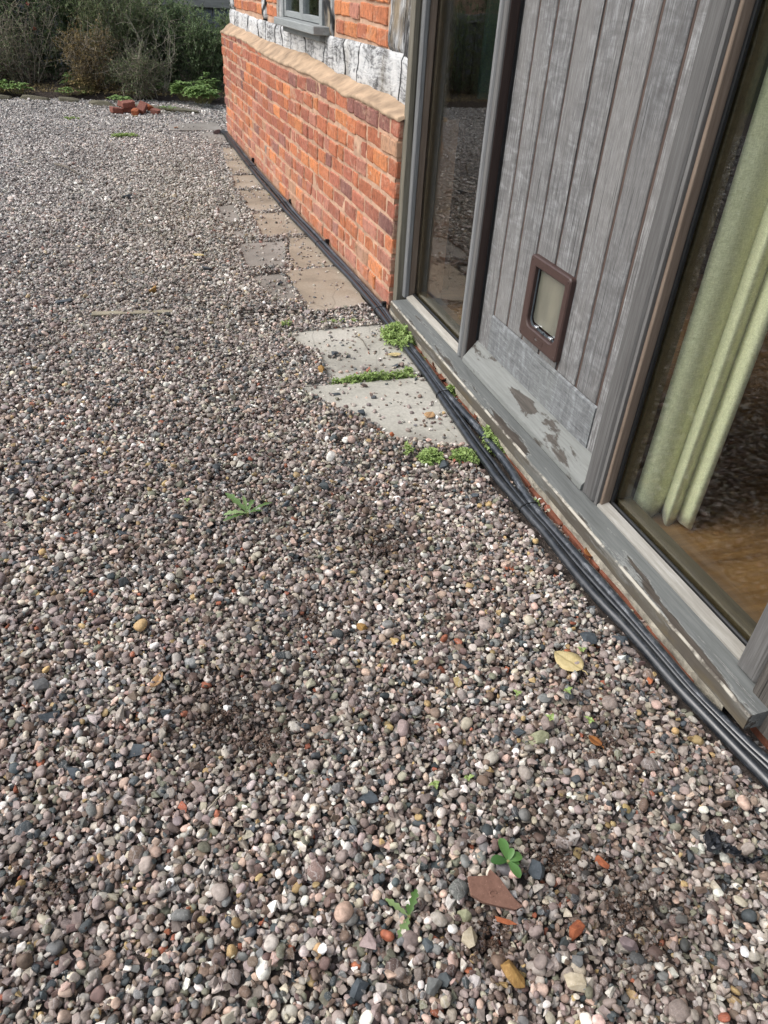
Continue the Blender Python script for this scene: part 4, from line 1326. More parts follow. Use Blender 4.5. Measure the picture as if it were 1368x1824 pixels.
# ================================================================== rooms behind
room = MB()
room.box(1.30, -1.2, -0.1, 5.0, 8.8, 0.048)
tag(room.build('interior_floor', 'floor_boards'), kind='structure')
iw = MB()
iw.box(5.0, -1.2, 0.05, 5.1, 8.8, 2.45).box(1.37, 3.62, 0.05, 4.99, 3.72, 2.45).box(1.42, -1.3, 0.05, 4.99, -1.2, 2.45).box(1.30, 8.62, 0.05, 4.99, 8.72, 2.45).box(1.36, -1.19, 0.05, 1.44, 0.51, 2.45)
tag(iw.build('interior_wall', 'room_plaster'), kind='structure')
tag(MB().box(1.12, -1.3, 2.46, 5.1, 8.8, 2.6).build('ceiling', 'room_plaster'), kind='structure')
# outer wall above and beside, closing the building off
tag(MB().box(1.22, -1.3, -0.1, 1.40, 0.498, 2.45).build('rendered_wall', 'bedding'), 'pale rendered wall beside the dark corner post', 'wall')

# timbers seen dimly through the narrow pane; green panel added in place of a reflection
tp = MB().box(1.60, 3.585, 0.95, 2.05, 3.615, 1.95)
tag(tp.build('reflection_stand_in', 'teal_stand_in', bevel=0.004), 'dull green board added inside, standing in for a reflection in the narrow pane', 'board')
for x in (1.42, 1.50):
    tag(MB().box(x, 3.57, 0.05, x + 0.045, 3.615, 2.4).build('wall_stud', 'dark_stud', bevel=0.004), 'slim brown timber upright %s the narrow pane' % ('close behind' if x < 1.45 else 'further right inside'), 'post', 'timber uprights inside')

# curtain: linen hanging in soft folds down to the floor
vs, fs = [], []
nu, nv = 200, 46
for j in range(nv + 1):
    t = j / nv
    z = 0.055 + 2.0 * t
    for i in range(nu + 1):
        u = i / nu
        p = Vector((1.362 + 0.132 * u, 1.535 - 0.135 * u, 0))
        nrm = Vector((-0.125, -0.122, 0)).normalized()
        sway = 0.006 * math.sin(3 * t + 5 * u)
        w_ = abs(math.sin(math.pi * (float(np.interp(u, [0, 0.47, 0.74, 1.0], [0.30, 1.0, 2.0, 2.75])) + 0.03 * math.sin(t * 2.2))))
        fold = 0.062 * w_ ** 0.75 - 0.034 + 0.004 * nz(u * 6, t * 3, 2)
        q = p + nrm * (fold + sway)
        q.x += 0.012 * math.sin(t * 2.0 + 1.0)
        vs.append((q.x, q.y, z + 0.01 * math.sin(u * 16) * (1 - t)))
for j in range(nv):
    for i in range(nu):
        a = j * (nu + 1) + i
        fs.append((a, a + 1, a + nu + 2, a + nu + 1))
cur = MB().add(vs, fs).build('curtain', 'curtain_linen', smooth=True)
sm = cur.modifiers.new('thick', 'SOLIDIFY'); sm.thickness = 0.0025
tag(cur, 'sage green linen curtain hanging in folds behind the wide pane', 'curtain')
# ================================================================== cables
cb = thing('cable_bundle', 'bundle of black cables tied together along the foot of the house', 'cable', (1.1, 3.0, 0.0))
sl = spline(CL, 6); sr = spline(CR, 6)
def path3(pts, dz, wob=0.0, seed=0):
    return [(p[0] + wob * nz(p[1] * 2.2, seed), p[1], dz + 0.004 * (1 + nz(p[1] * 1.7, seed + 3.0))) for p in pts]
MB().tube(path3([q + np.array([0.0, 0.0]) for q in sl], 0.0135, 0.004, 1), 0.0138, 18).build('cable', 'cable_black', cb, smooth=True)
MB().tube(path3([q + np.array([0.0, 0.0]) for q in sr], 0.0140, 0.004, 2), 0.0140, 18).build('cable', 'cable_scuffed', cb, smooth=True)
def at_y(pts, y):
    return min(pts, key=lambda p: abs(p[1] - y))
xs_r = np.array([q[0] for q in sr]); ys_r = np.array([q[1] for q in sr])
PAIRS = [(q, np.array([np.interp(q[1], ys_r, xs_r), q[1]])) for q in sl]
mid = []
for a, c in PAIRS:
    t = 0.50 + 0.13 * math.sin(c[1] * 2.3)
    mid.append(a * (1 - t) + c * t)
MB().tube(path3(mid, 0.0165, 0.003, 4), 0.0080, 12).build('cable', 'cable_black', cb, smooth=True)
def at_y(pts, y):
    return min(pts, key=lambda p: abs(p[1] - y))
for y in (1.66, 2.47, 3.43, 4.60, 6.9, 5.6):
    a, c = at_y(sl, y), at_y(sr, y)
    cx_, w = (a[0] + c[0]) / 2, abs(c[0] - a[0]) / 2 + 0.0150
    lp = [(cx_ + (w + 0.001) * math.copysign(abs(math.cos(t)) ** 0.7, math.cos(t)), y + 0.01 * math.cos(t) * 0.6, 0.018 + 0.0165 * math.copysign(abs(math.sin(t)) ** 0.7, math.sin(t))) for t in [k / 18 * 2 * math.pi for k in range(19)]]
    mb = MB().tube(lp, 0.0019, 6)
    mb.tube([(cx_ + w * 0.5, y, 0.032), (cx_ + w * 0.5 + 0.012, y + 0.006, 0.042)], 0.0016, 5)
    mb.build('cable_tie', 'rubber', cb, smooth=True)
for y in (3.455, 4.58, 5.62, 7.15):
    c = at_y(sr, y)
    wx = A0[0] + (y - A0[1]) * WD[0] / WD[1]
    mb = MB().box(wx - 0.030, y - 0.010, 0.010, wx - 0.006, y + 0.010, 0.050)
    mb.build('wall_clip', 'rubber', cb, bevel=0.004, seg=2)

# ================================================================== weeds
def leaf_quad(mb, base, d, up, L, Wd, tone, fold=0.25, curl=0.3):
    d = d.normalized()
    s = d.cross(up).normalized()
    n = s.cross(d).normalized()
    p0 = base
    p1 = base + d * (L * 0.45) + n * (L * 0.10)
    p2 = base + d * L - n * (L * curl * 0.4)
    w = s * (Wd / 2)
    f = n * (Wd * fold)
    mb.add([p0, p1 + w + f, p2, p1 - w + f, p1], [(0, 1, 4), (1, 2, 4), (2, 3, 4), (3, 0, 4)], tone)

def rvec(rg, zb=0.0):
    return Vector((rg.gauss(0, 1), rg.gauss(0, 1), rg.gauss(0, 1) + zb)).normalized()

def weed(label, x, y, rx, ry, h, nst, per, ls, seed, mat='weed_green', name='weed', group=None, zb=None):
    """low cress-like weed: fine stems carrying whorls of small leaves"""
    rg = random.Random(seed)
    z0 = ground_z(x, y) if zb is None else zb
    t = thing(name, label, 'weed', (x, y, z0), group)
    st, fo = MB(), MB()
    for _ in range(nst):
        a = rg.uniform(0, 6.283); r = math.sqrt(rg.random())
        ex, ey = x + math.cos(a) * r * rx, y + math.sin(a) * r * ry
        hh = h * (0.85 - 0.6 * r * r) * rg.uniform(0.35, 1.0)
        b0 = Vector((x + (ex - x) * 0.45, y + (ey - y) * 0.45, z0 - 0.004))
        e = Vector((ex, ey, z0 + hh))
        m_ = (b0 + e) / 2 + Vector((rg.uniform(-1, 1), rg.uniform(-1, 1), 0.5)) * 0.15 * h
        st.tube([b0, m_, e], [0.0011, 0.0009, 0.0006], 4)
        for k in range(per):
            u = 0.35 + 0.65 * (k + 1) / per
            c = b0 * (1 - u) ** 2 + m_ * 2 * u * (1 - u) + e * u * u
            tone = min(1, max(0, rg.gauss(0.35 + 0.4 * u, 0.2)))
            d = rvec(rg, 0.35)
            leaf_quad(fo, c + d * 0.001, d, Vector((0, 0, 1)) if abs(d.z) < 0.9 else Vector((1, 0, 0)), ls * rg.uniform(0.75, 1.5), ls * rg.uniform(0.65, 1.2), tone)
    st.build('stem', 'weed_stem', t)
    fo.build('foliage', mat, t)
    return t

weed('bushy bright green weed spilling over the cables at the far sill end', 1.098, 3.07, 0.075, 0.15, 0.095, 130, 10, 0.015, 1)
weed('strip of small green weeds along the joint between the two pale flagstones', 0.87, 2.69, 0.21, 0.024, 0.060, 150, 9, 0.012, 2)
weed('small weed tuft beside the broken slate below the pale flagstone', 0.875, 2.02, 0.05, 0.05, 0.045, 55, 8, 0.013, 3)
weed('small weed tuft against the cables at the flagstone corner', 1.0, 2.01, 0.055, 0.05, 0.042, 55, 8, 0.013, 4)
weed('sparse yellowing weed on gravel left of the slate by the flagstone', 0.80, 2.06, 0.03, 0.04, 0.022, 18, 5, 0.009, 5)
weed('upright green weed squeezed between cables and sill beneath the door', 1.140, 2.09, 0.026, 0.085, 0.075, 44, 9, 0.018, 6)
weed('low weed trailing along the sill foot near the bushy weed', 1.130, 2.85, 0.022, 0.08, 0.055, 40, 8, 0.013, 7)
weed('little leafy seedling between the cables and sill below the left door edge', 1.146, 2.50, 0.016, 0.03, 0.055, 14, 6, 0.022, 8)
weed('tiny green seedling beside the cable tie near the wide pane', 1.128, 1.70, 0.010, 0.02, 0.02, 7, 4, 0.011, 9)
weed('mossy green tuft far off in the middle of the gravel', -0.01, 8.52, 0.14, 0.05, 0.03, 50, 6, 0.02, 10)
weed('low moss and weeds on gravel just beyond the upper pale flagstone', 0.90, 3.36, 0.12, 0.025, 0.016, 40, 6, 0.008, 11)
weed('faint green weed on the gravel at the far left', -0.55, 9.6, 0.08, 0.05, 0.02, 24, 6, 0.016, 12)
weed('few green leaves on gravel just left of the upper pale flagstone strip', 0.62, 3.33, 0.03, 0.02, 0.02, 12, 5, 0.010, 13)
weed('tiny weed at the end of the weed strip by the cables', 1.035, 2.73, 0.022, 0.022, 0.03, 16, 6, 0.010, 14)
for i, (lb_, x, y) in enumerate((('two-leaved seedling just above the yellow leaf on the gravel', 0.938, 1.066), ('pale green seedling left of and below the yellow leaf', 0.716, 0.979), ('two-leaved green seedling below the yellow leaf', 0.820, 0.940),
                                 ('seedling with yellow-green leaves beside the flat brown stone', 0.748, 0.880), ('tiny faint seedling at the right of the brown stone seedling', 0.84, 0.86), ('small green sprout left of the big dandelion', 0.033, 1.952),
                                 ('green sprout beside a small slate in the lower gravel', 0.515, 0.806), ('short green sprout left of the sprout beside the slate', 0.438, 0.802))):
    rg = random.Random(200 + i)
    z0 = ground_z(x, y)
    t = thing('seedling', lb_, 'seedling', (x, y, z0), 'seedlings in the gravel')
    MB().tube([(x, y, z0 - 0.01), (x, y, z0 + 0.010)], 0.0009, 5).build('stem', 'weed_stem', t)
    a0 = rg.uniform(0, 6.28)
    for k in range(4 if i != 1 else 3):
        a = a0 + k * 1.57 + rg.uniform(-0.3, 0.3)
        lf = MB()
        d = Vector((math.cos(a), math.sin(a), 0.35))
        leaf_quad(lf, Vector((x, y, z0 + 0.008)), d, Vector((0, 0, 1)), 0.017 * rg.uniform(0.7, 1.1) * (1 if k < 2 else 0.6), 0.010, rg.uniform(0.5, 1.0), 0.15)
        lf.build('leaf', 'weed_green', t)

def blade(mb, base, az, L, Wd, rise, droop, lobes, rg, tone):
    """toothed strap leaf bending over: two rows either side of a midrib"""
    n = 14
    d = Vector((math.cos(az), math.sin(az), 0)); s = Vector((-d.y, d.x, 0))
    vs = []
    for k in range(n + 1):
        t = k / n
        w = Wd * (0.18 + 1.0 * math.sin(min(1, t * 0.95) ** 1.3 * math.pi) ** 0.8) * 0.5
        if lobes: w *= 1 + 0.38 * math.cos(t * lobes * 2 * math.pi)
        if k == n: w = 0.0005
        c = base + d * (L * t) + Vector((0, 0, rise * t - droop * t * t))
        vs += [c + s * w + Vector((0, 0, w * 0.35)), c, c - s * w + Vector((0, 0, w * 0.3))]
    fs = []
    for k in range(n):
        a = k * 3
        fs += [(a, a + 1, a + 4, a + 3), (a + 1, a + 2, a + 5, a + 4)]
    mb.add(vs, fs, tone)

def rosette(name, label, x, y, leaves, mat, seed, lobes=0):
    rg = random.Random(seed)
    z0 = ground_z(x, y)
    t = thing(name, label, 'weed', (x, y, z0))
    MB().tube([(x, y, z0 - 0.02), (x, y, z0 + 0.006)], [0.004, 0.003], 6).build('root_crown', 'weed_stem', t)
    for az, L, Wd, rise, droop, tone in leaves:
        mb = MB()
        blade(mb, Vector((x, y, z0 + 0.004)), R(az), L, Wd, rise, droop, lobes, rg, tone)
        mb.build('leaf', mat, t, smooth=True)

rosette('dandelion', 'toothed dandelion with a few spread leaves alone on the gravel', 0.205, 1.845,
        [(122, 0.105, 0.019, 0.045, 0.02, 0.35), (172, 0.075, 0.017, 0.025, 0.028, 1.0), (193, 0.080, 0.011, 0.012, 0.016, 0.15), (95, 0.055, 0.009, 0.05, 0.02, 0.6), (60, 0.06, 0.012, 0.06, 0.05, 0.25), (22, 0.09, 0.010, 0.03, 0.025, 0.3), (2, 0.045, 0.008, 0.02, 0.02, 0.2)], 'dandelion_green', 1, 4)
rosette('rosette_weed', 'glossy dark green rosette weed just above the terracotta shard', 0.512, 0.605,
        [(90, 0.040, 0.017, 0.026, 0.012, 0.8), (165, 0.034, 0.017, 0.012, 0.01, 0.5), (285, 0.036, 0.015, 0.010, 0.012, 0.6), (5, 0.030, 0.016, 0.012, 0.010, 0.7), (45, 0.022, 0.010, 0.018, 0.006, 0.9), (330, 0.022, 0.010, 0.006, 0.006, 0.3)], 'rosette_green', 2)
rosette('dandelion_sprig', 'small toothed dandelion sprig left of the terracotta shard', 0.300, 0.566,
        [(135, 0.050, 0.009, 0.025, 0.010, 0.95), (228, 0.045, 0.013, 0.012, 0.014, 0.6), (55, 0.045, 0.011, 0.028, 0.014, 0.5), (80, 0.02, 0.008, 0.012, 0.006, 0.5)], 'dandelion_green', 3, 4)

# ================================================================== fallen leaves
def fallen(label, x, y, L, Wd, az, mat, curl=0.25, z=None, tilt=0.1, seed=0, ragged=0.0):
    rg = random.Random(seed + 900)
    n = 12
    bm = MB()
    vs = []
    for k in range(n + 1):
        t = k / n
        w = Wd * 0.5 * math.sin(t ** 0.85 * math.pi) ** 0.75 if 0 < k < n else 0.0006
        w *= 1 + rg.uniform(-ragged, ragged)
        xx = (t - 0.5) * L
        zc = curl * 0.18 * L * (2 * t - 1) ** 2
        for q in (-1, -0.5, 0, 0.5, 1):
            vs.append((xx, q * w, zc + curl * Wd * 0.35 * q * q + 0.002 * nz(xx * 60 + seed, q * 3)))
    fs = [(k * 5 + q, k * 5 + q + 1, (k + 1) * 5 + q + 1, (k + 1) * 5 + q) for k in range(n) for q in range(4)]
    bm.add(vs, fs)
    bm.tube([(-L * 0.5, 0, 0.0), (-L * 0.62, 0.002, 0.004), (-L * 0.72, 0.004, 0.001)], [0.0011, 0.0009, 0.0007], 5)
    o = bm.build('fallen_leaf', mat, None, smooth=True)
    zz = ground_top(x, y, L * 0.35) - 0.0005 if z is None else z + 0.004
    o.location = (x, y, zz)
    o.rotation_euler = (tilt * rg.uniform(-1, 1), tilt * rg.uniform(-1, 1), R(az))
    so = o.modifiers.new('thick', 'SOLIDIFY'); so.thickness = 0.0006
    return tag(o, label, 'leaf', 'fallen leaves')

fallen('large pale yellow leaf lying flat on the gravel near the cables', 0.886, 1.042, 0.084, 0.070, 116, 'leaf_yellow', 0.06, seed=1)
fallen('curled tan leaf with dark veins alone on the left gravel', -0.10, 1.232, 0.060, 0.024, 65, 'leaf_tan', 0.35, seed=2, tilt=0.3)
fallen('pale tan leaf on the upper pale flagstone near the cables', 1.028, 2.905, 0.072, 0.046, 15, 'leaf_yellow', 0.2, z=0.002, seed=3, ragged=0.25)
fallen('round tan leaf among loose pebbles on the lower pale flagstone', 0.985, 2.325, 0.05, 0.044, 50, 'leaf_tan', 0.1, z=0.008, seed=4)
fallen('cream leaf on the gravel left of the brown flagstones', 0.312, 4.49, 0.075, 0.05, 150, 'leaf_yellow', 0.2, seed=5)
fallen('small orange-brown leaf wedged beside the scuffed cable', 1.153, 1.405, 0.045, 0.032, 70, 'leaf_orange', 0.4, z=0.012, seed=6, tilt=0.5)
fallen('long rust-red leaf between scuffed cable and sill', 1.166, 1.255, 0.060, 0.022, 100, 'leaf_red', 0.5, z=0.014, seed=7, tilt=0.4)
fallen('dark red leaf at the sill foot under the left glass pane', 1.158, 2.74, 0.05, 0.032, 80, 'leaf_red', 0.5, z=0.012, seed=8, tilt=0.5)
fallen('brown dead leaf by the sill foot below the left door post', 1.156, 2.615, 0.06, 0.036, 100, 'leaf_red', 0.5, z=0.014, seed=9, tilt=0.6)
fallen('shrivelled brown leaf below the middle of the weather board', 1.148, 2.26, 0.045, 0.016, 60, 'leaf_red', 0.5, z=0.016, seed=10, tilt=0.5)
fallen('yellow leaf in front of the broken brick pile', 0.12, 9.88, 0.08, 0.05, 20, 'leaf_yellow', 0.2, seed=11)
fallen('small brown leaf on the far dark flagstone', 0.52, 9.0, 0.07, 0.045, 70, 'leaf_orange', 0.3, z=0.004, seed=12)
fallen('small yellow leaf on the brown path beside the cables', 1.0, 5.95, 0.045, 0.03, 20, 'leaf_yellow', 0.3, z=0.004, seed=13)
fallen('rust-coloured leaf scrap in the lower right gravel below the seedlings', 0.83, 0.815, 0.035, 0.022, 120, 'leaf_orange', 0.3, seed=14)

# ================================================================== stones and scraps that stand out
def stone(name, label, cat, x, y, dims, az, mat, seed, sink=0.35, n=11, bev=0.05, tilt=0.15, z=None, group=None, flat=1.0):
    rg = random.Random(seed)
    me = angular_mesh(seed, n, bev, flat)
    me.materials.clear()
    me.materials.append(MAT[mat])
    for v in me.vertices:
        v.co = (v.co.x * dims[0] / 2, v.co.y * dims[1] / 2, v.co.z * dims[2] / 2)
    me.name = name
    o = bpy.data.objects.new(name, me); COL.objects.link(o)
    zz = ground_z(x, y) if z is None else z
    o.location = (x, y, zz + dims[2] * (0.5 - sink))
    o.rotation_euler = (rg.uniform(-tilt, tilt), rg.uniform(-tilt, tilt), R(az))
    return tag(o, label, cat, group)

SL = 'slate chips in the gravel'
for i, (lb_, x, y, dm, az) in enumerate((
    ('blocky dark slate chip resting on the lower pale flagstone', 0.731, 2.395, (0.042, 0.036, 0.026), 10),
    ('thin flat slate sliver near the top edge of the lower flagstone', 0.668, 2.578, (0.050, 0.022, 0.010), 0),
    ('dark slate chip half under the weed tuft below the flagstone', 0.905, 1.962, (0.045, 0.04, 0.03), 40),
    ('slate chip beside the tan leaf on the upper flagstone', 1.005, 2.80, (0.045, 0.032, 0.016), 15),
    ('black slate lump near the middle of the upper flagstone', 0.765, 2.955, (0.042, 0.034, 0.024), 0),
    ('blue-grey slate flake left of the large dark hollow', -0.090, 1.135, (0.045, 0.040, 0.014), 60),
    ('second blue-grey slate flake, further left of the dark hollow', -0.150, 1.06, (0.050, 0.035, 0.012), 20),
    ('dark slate chip below the left slate flakes', -0.281, 1.032, (0.045, 0.03, 0.018), 110),
    ('squarish slate chip left of the dandelion, nearer the left edge', -0.171, 1.836, (0.042, 0.040, 0.018), 20),
    ('pointed slate chip just left of the dandelion', -0.003, 1.866, (0.048, 0.040, 0.018), 80),
    ('long slate strip near the left edge above the dandelion', -0.449, 2.298, (0.060, 0.024, 0.012), -12),
    ('oval dark slate pebble above and left of the dandelion', 0.070, 2.164, (0.036, 0.032, 0.018), 20),
    ('angular slate chip among pebbles right of the dandelion', 0.33, 1.86, (0.036, 0.028, 0.018), 50),
    ('large bluish slate wedge in the lower middle gravel', 0.298, 0.814, (0.050, 0.034, 0.018), -35),
    ('dark slate chip at left of the flat brown stone', 0.672, 0.879, (0.036, 0.025, 0.014), 20),
    ('slate chip close to the cables below the flagstone', 0.943, 1.778, (0.036, 0.03, 0.018), 30),
    ('black slate chip above the yellow leaf, further left', 0.634, 1.107, (0.038, 0.028, 0.016), 75),
    ('broad flat slate half buried above the yellow leaf', 0.985, 1.105, (0.070, 0.050, 0.012), 20),
    ('slate flake between the broad slate and the cables', 1.062, 1.075, (0.050, 0.035, 0.012), -30),
    ('rough black stone above the glossy rosette weed at its right', 0.565, 0.583, (0.040, 0.036, 0.022), 60),
    ('flat grey slate on gravel left of the brown flagstones', 0.255, 4.27, (0.085, 0.05, 0.02), 30),
    ('dark slate peak beside the flat grey slate far left of the path', 0.33, 4.20, (0.07, 0.05, 0.03), -20),
    ('black slate slab at the far left beyond the pale plank', -0.40, 3.83, (0.10, 0.06, 0.03), 20),
    ('dark lump of slate on the far gravel behind the orange stone', -0.05, 5.97, (0.09, 0.06, 0.04), 10),
    ('smooth dark slate pebble on the rear left flagstone', 0.70, 3.93, (0.042, 0.036, 0.026), 0),
    ('dark slate piece at the left edge in line with the hollow', -0.33, 1.19, (0.05, 0.03, 0.012), 15),
    ('large dark slate at the bottom left of the shard', 0.18, 0.475, (0.040, 0.030, 0.016), 50))):
    stone('slate_chip', lb_, 'stone', x, y, dm, az, 'slate', 500 + i, 0.28, 10, 0.03, 0.22, group=SL)

MST = 'stones that stand out from the gravel'
for i, (lb_, x, y, dm, az, mt) in enumerate((
    ('ochre brown stone at the lower right below the terracotta shard', 0.440, 0.425, (0.050, 0.028, 0.024), 115, 'ochre_stone'),
    ('crumbly red-orange lump right of the terracotta shard', 0.585, 0.466, (0.036, 0.026, 0.024), 30, 'red_stone'),
    ('bright amber stone upright on the far left gravel', 0.023, 3.906, (0.045, 0.04, 0.06), 30, 'ochre_stone'),
    ('brown-orange stone in the middle of the gravel', 0.411, 1.277, (0.034, 0.030, 0.026), 30, 'ochre_stone'),
    ('flat olive brown stone in front of the seedlings', 0.712, 0.857, (0.052, 0.034, 0.020), 0, 'green_stone'),
    ('lichen-yellow lumpy stone at the bottom right', 0.535, 0.388, (0.042, 0.030, 0.026), -35, 'sand_stone'),
    ('speckled sandy stone close below the shard at its left', 0.395, 0.505, (0.034, 0.030, 0.028), 20, 'sand_stone'),
    ('greenish angular stone under the left tip of the shard', 0.400, 0.545, (0.026, 0.026, 0.024), 40, 'green_stone'),
    ('brick-red chip on gravel just above the yellow leaf', 0.905, 1.075, (0.020, 0.018, 0.014), 0, 'orange_brick'),
    ('small brick-red chip near the cables at the wide pane', 1.170, 1.36, (0.030, 0.022, 0.020), 15, 'red_stone'),
    ('orange brick crumb at the front of the lower flagstone', 0.78, 2.17, (0.022, 0.02, 0.016), 20, 'orange_brick'),
    ('brown sandstone pebble at the left of the upper flagstone', 0.655, 2.77, (0.040, 0.03, 0.028), 60, 'ochre_stone'),
    ('grey-brown rock at the end of the cables by the wall', 0.92, 8.7, (0.10, 0.07, 0.07), 10, 'mauve_stone'),
    ('white quartz pebble standing in the dark hollow', 0.05, 1.13, (0.022, 0.018, 0.016), 0, 'white_stone'),
    ('white square chip at the bottom left of the dandelion sprig', 0.135, 0.55, (0.022, 0.016, 0.012), 10, 'white_stone'),
    ('large smooth mauve pebble at the lower right gravel', 0.66, 0.415, (0.040, 0.026, 0.024), 130, 'mauve_stone'),
    ('orange fragment in the lower right gravel above the mauve pebble', 0.700, 0.565, (0.034, 0.016, 0.012), 110, 'red_stone'),
    ('red chip beside the two-leaved seedlings near the cables', 1.05, 0.93, (0.02, 0.016, 0.012), 70, 'orange_brick'))):
    stone('stone', lb_, 'stone', x, y, dm, az, mt, 700 + i, 0.3, 14, 0.10, 0.3, group=MST)

# terracotta shard: curved flowerpot piece
sh = [(-0.037, 0.020), (-0.006, 0.021), (-0.001, 0.030), (0.012, 0.018), (0.030, -0.010), (0.042, -0.022), (0.030, -0.026), (0.004, -0.021), (-0.018, -0.016), (-0.035, -0.006)]
sh = sh[::-1]
mb = MB(); mb.prism_z(sh, -0.004, 0.004)
mb.tube([(-0.002 + 0.0055 * math.cos(t), -0.004 + 0.004 * math.sin(t), 0.0042) for t in [k / 8 * 4.6 for k in range(9)]], 0.0013, 6)
o = mb.build('pot_shard', 'terracotta')
o.scale = (1.22, 1.22, 1.15)
o.location = (0.462, 0.562, ground_top(0.462, 0.562, 0.035) + 0.006); o.rotation_euler = (0.22, 0.12, R(-12))
tag(o, 'brown terracotta pot shard lying on the lower gravel', 'shard')
mb = MB(); mb.prism_z([(0.022, 0.001), (0.006, 0.006), (-0.02, 0.007), (-0.015, -0.001), (0.004, -0.003)], -0.002, 0.002)
o = mb.build('pot_splinter', 'orange_brick')
o.location = (0.468, 0.513, ground_z(0.468, 0.513) + 0.006); o.rotation_euler = (0.3, 0.1, R(-25))
tag(o, 'narrow orange terracotta splinter just below the pot shard', 'shard')

# crumpled strip of black plastic film
vs, fs = [], []
a_, c_ = 26, 9
for i in range(a_ + 1):
    u = i / a_
    ctr = Vector((-0.034 + 0.068 * u, 0.012 - 0.026 * u + 0.006 * math.sin(u * 7), 0.006 + 0.008 * math.sin(u * 9) ** 2))
    for j in range(c_ + 1):
        v = j / c_ - 0.5
        wv_ = 0.024 * (0.6 + 0.5 * math.sin(u * 5 + 1))
        vs.append((ctr.x + 0.007 * nz(u * 9, v * 5, 1), ctr.y + v * wv_ + 0.005 * nz(u * 8, v * 6, 4), ctr.z + 0.016 * abs(nz(u * 7, v * 7, 9)) + 0.006 * nz(u * 17, v * 13, 2)))
for i in range(a_):
    for j in range(c_):
        q = i * (c_ + 1) + j
        fs.append((q, q + c_ + 1, q + c_ + 2, q + 1))
o = MB().add(vs, fs).build('plastic_scrap', 'black_film')
o.location = (0.945, 0.498, ground_top(0.945, 0.498, 0.03) + 0.003)
o.scale = (1.45, 1.45, 1.3); o.rotation_euler = (0, 0, R(-18))
so = o.modifiers.new('thick', 'SOLIDIFY'); so.thickness = 0.0008
tag(o, 'crumpled scrap of black plastic film at the right edge of the gravel', 'plastic scrap')

# rubber washer, bark, twigs, plank
wr = rrect(-0.017, 0.017, -0.017, 0.017, 0.0168, 0.0168, 6); wi = rrect(-0.004, 0.004, -0.004, 0.004, 0.0039, 0.0039, 6)
rm = ring(wr, wi, [(wr, 0.0), (wr, 0.003), (wi, 0.003), (wi, 0.0)])
rm.v = [(y, z, x) for x, y, z in rm.v]
o = rm.build('rubber_washer', 'rubber')
o.location = (-0.484, 2.11, ground_z(-0.484, 2.11) + 0.006); o.rotation_euler = (0.1, 0.1, 0)
tag(o, 'small black rubber washer lying at the left edge of the gravel', 'washer')
stone('bark_chip', 'splintered brown wood chip on the gravel below the dandelion', 'wood chip', 0.09, 1.603, (0.052, 0.018, 0.014), 42, 'bark', 811, 0.2, 12, 0.04)
def twig_obj(label, pts, r, mat='twig_dark'):
    P = [Vector(p) for p in pts]
    o = MB().tube([p - P[0] for p in P], [r, r * 0.9, r * 0.6][:len(P)] if len(P) == 3 else r, 6).build('twig', mat, None, smooth=True)
    o.location = P[0]
    return tag(o, label, 'twig')
twig_obj('dark twig lying on the far left gravel', [(-0.60, 7.10, 0.012), (-0.50, 6.93, 0.022), (-0.40, 6.68, 0.012)], 0.009)
twig_obj('thin dark twig on the upper pale flagstone', [(0.915, 3.17, 0.004), (0.928, 3.09, 0.010), (0.925, 2.98, 0.004)], 0.0022)
twig_obj('thin curved twig at the front left of the lower flagstone', [(0.578, 2.36, 0.006), (0.585, 2.27, 0.014), (0.563, 2.18, 0.006)], 0.002)
twig_obj('short brown twig in the lower left gravel', [(-0.03, 0.86, 0.006), (0.0, 0.885, 0.012), (0.035, 0.905, 0.006)], 0.0018, 'twig')
mb = MB().box(-0.19, -0.018, -0.010, 0.19, 0.018, 0.006)
o = mb.build('plank', 'pale_plank', bevel=0.004, rough=0.002)
o.location = (-0.085, 3.62, 0.002); o.rotation_euler = (0.0, 0.0, R(-4))
tag(o, 'pale weathered strip of plank half buried in the left gravel', 'plank')

# ================================================================== far end: bricks, edging, planting, outbuilding
def rubble(label, x, y, z, L, az, tx, ty, mat, seed):
    me = brick_mesh(L, seed, 0.07, 0.105)
    me.materials.clear(); me.materials.append(MAT[mat])
    bm = bmesh.new(); bm.from_mesh(me)
    rg = random.Random(seed)
    for v in bm.verts:
        if v.co.x > 0: v.co.x += rg.uniform(-0.03, 0.012)
    bm.to_mesh(me); bm.free()
    o = bpy.data.objects.new('broken_brick', me); COL.objects.link(o)
    o.location = (0.1 + (x - 0.1) * 0.85, y, z * 0.85); o.rotation_euler = (tx, ty, R(az)); o.scale = (0.85, 0.85, 0.85)
    tag(o, label, 'brick', 'broken bricks in the pile')

rubble('left brown half brick of the pile by the garden bed', -0.10, 10.06, 0.030, 0.16, 25, 0.1, 0.15, 'rubble_brick', 1)
rubble('long brick lying across the bottom of the pile', 0.08, 10.14, 0.034, 0.22, -8, 0.0, 0.0, 'rubble_brick', 2)
rubble('flat brick lying on top of the brick pile', 0.06, 10.12, 0.100, 0.17, 12, 0.16, -0.10, 'rubble_brick', 3)
rubble('brick leaning on the right side of the pile', 0.235, 10.07, 0.062, 0.16, 60, 0.3, -0.5, 'rubble_brick', 4)
rubble('small orange brick piece behind the right of the pile', 0.33, 10.16, 0.060, 0.09, 40, 0.3, 0.2, 'orange_brick', 5)
rubble('orange fragment at the front foot of the pile', 0.14, 9.99, 0.022, 0.08, -20, 0.2, 0.1, 'orange_brick', 6)
rubble('brown fragment lying right of the brick pile', 0.42, 10.05, 0.018, 0.12, -30, 0.1, 0.2, 'rubble_brick', 7)
rubble('small brick piece under the upper brick of the pile', -0.02, 10.15, 0.085, 0.09, 60, 0.2, 0.4, 'rubble_brick', 8)

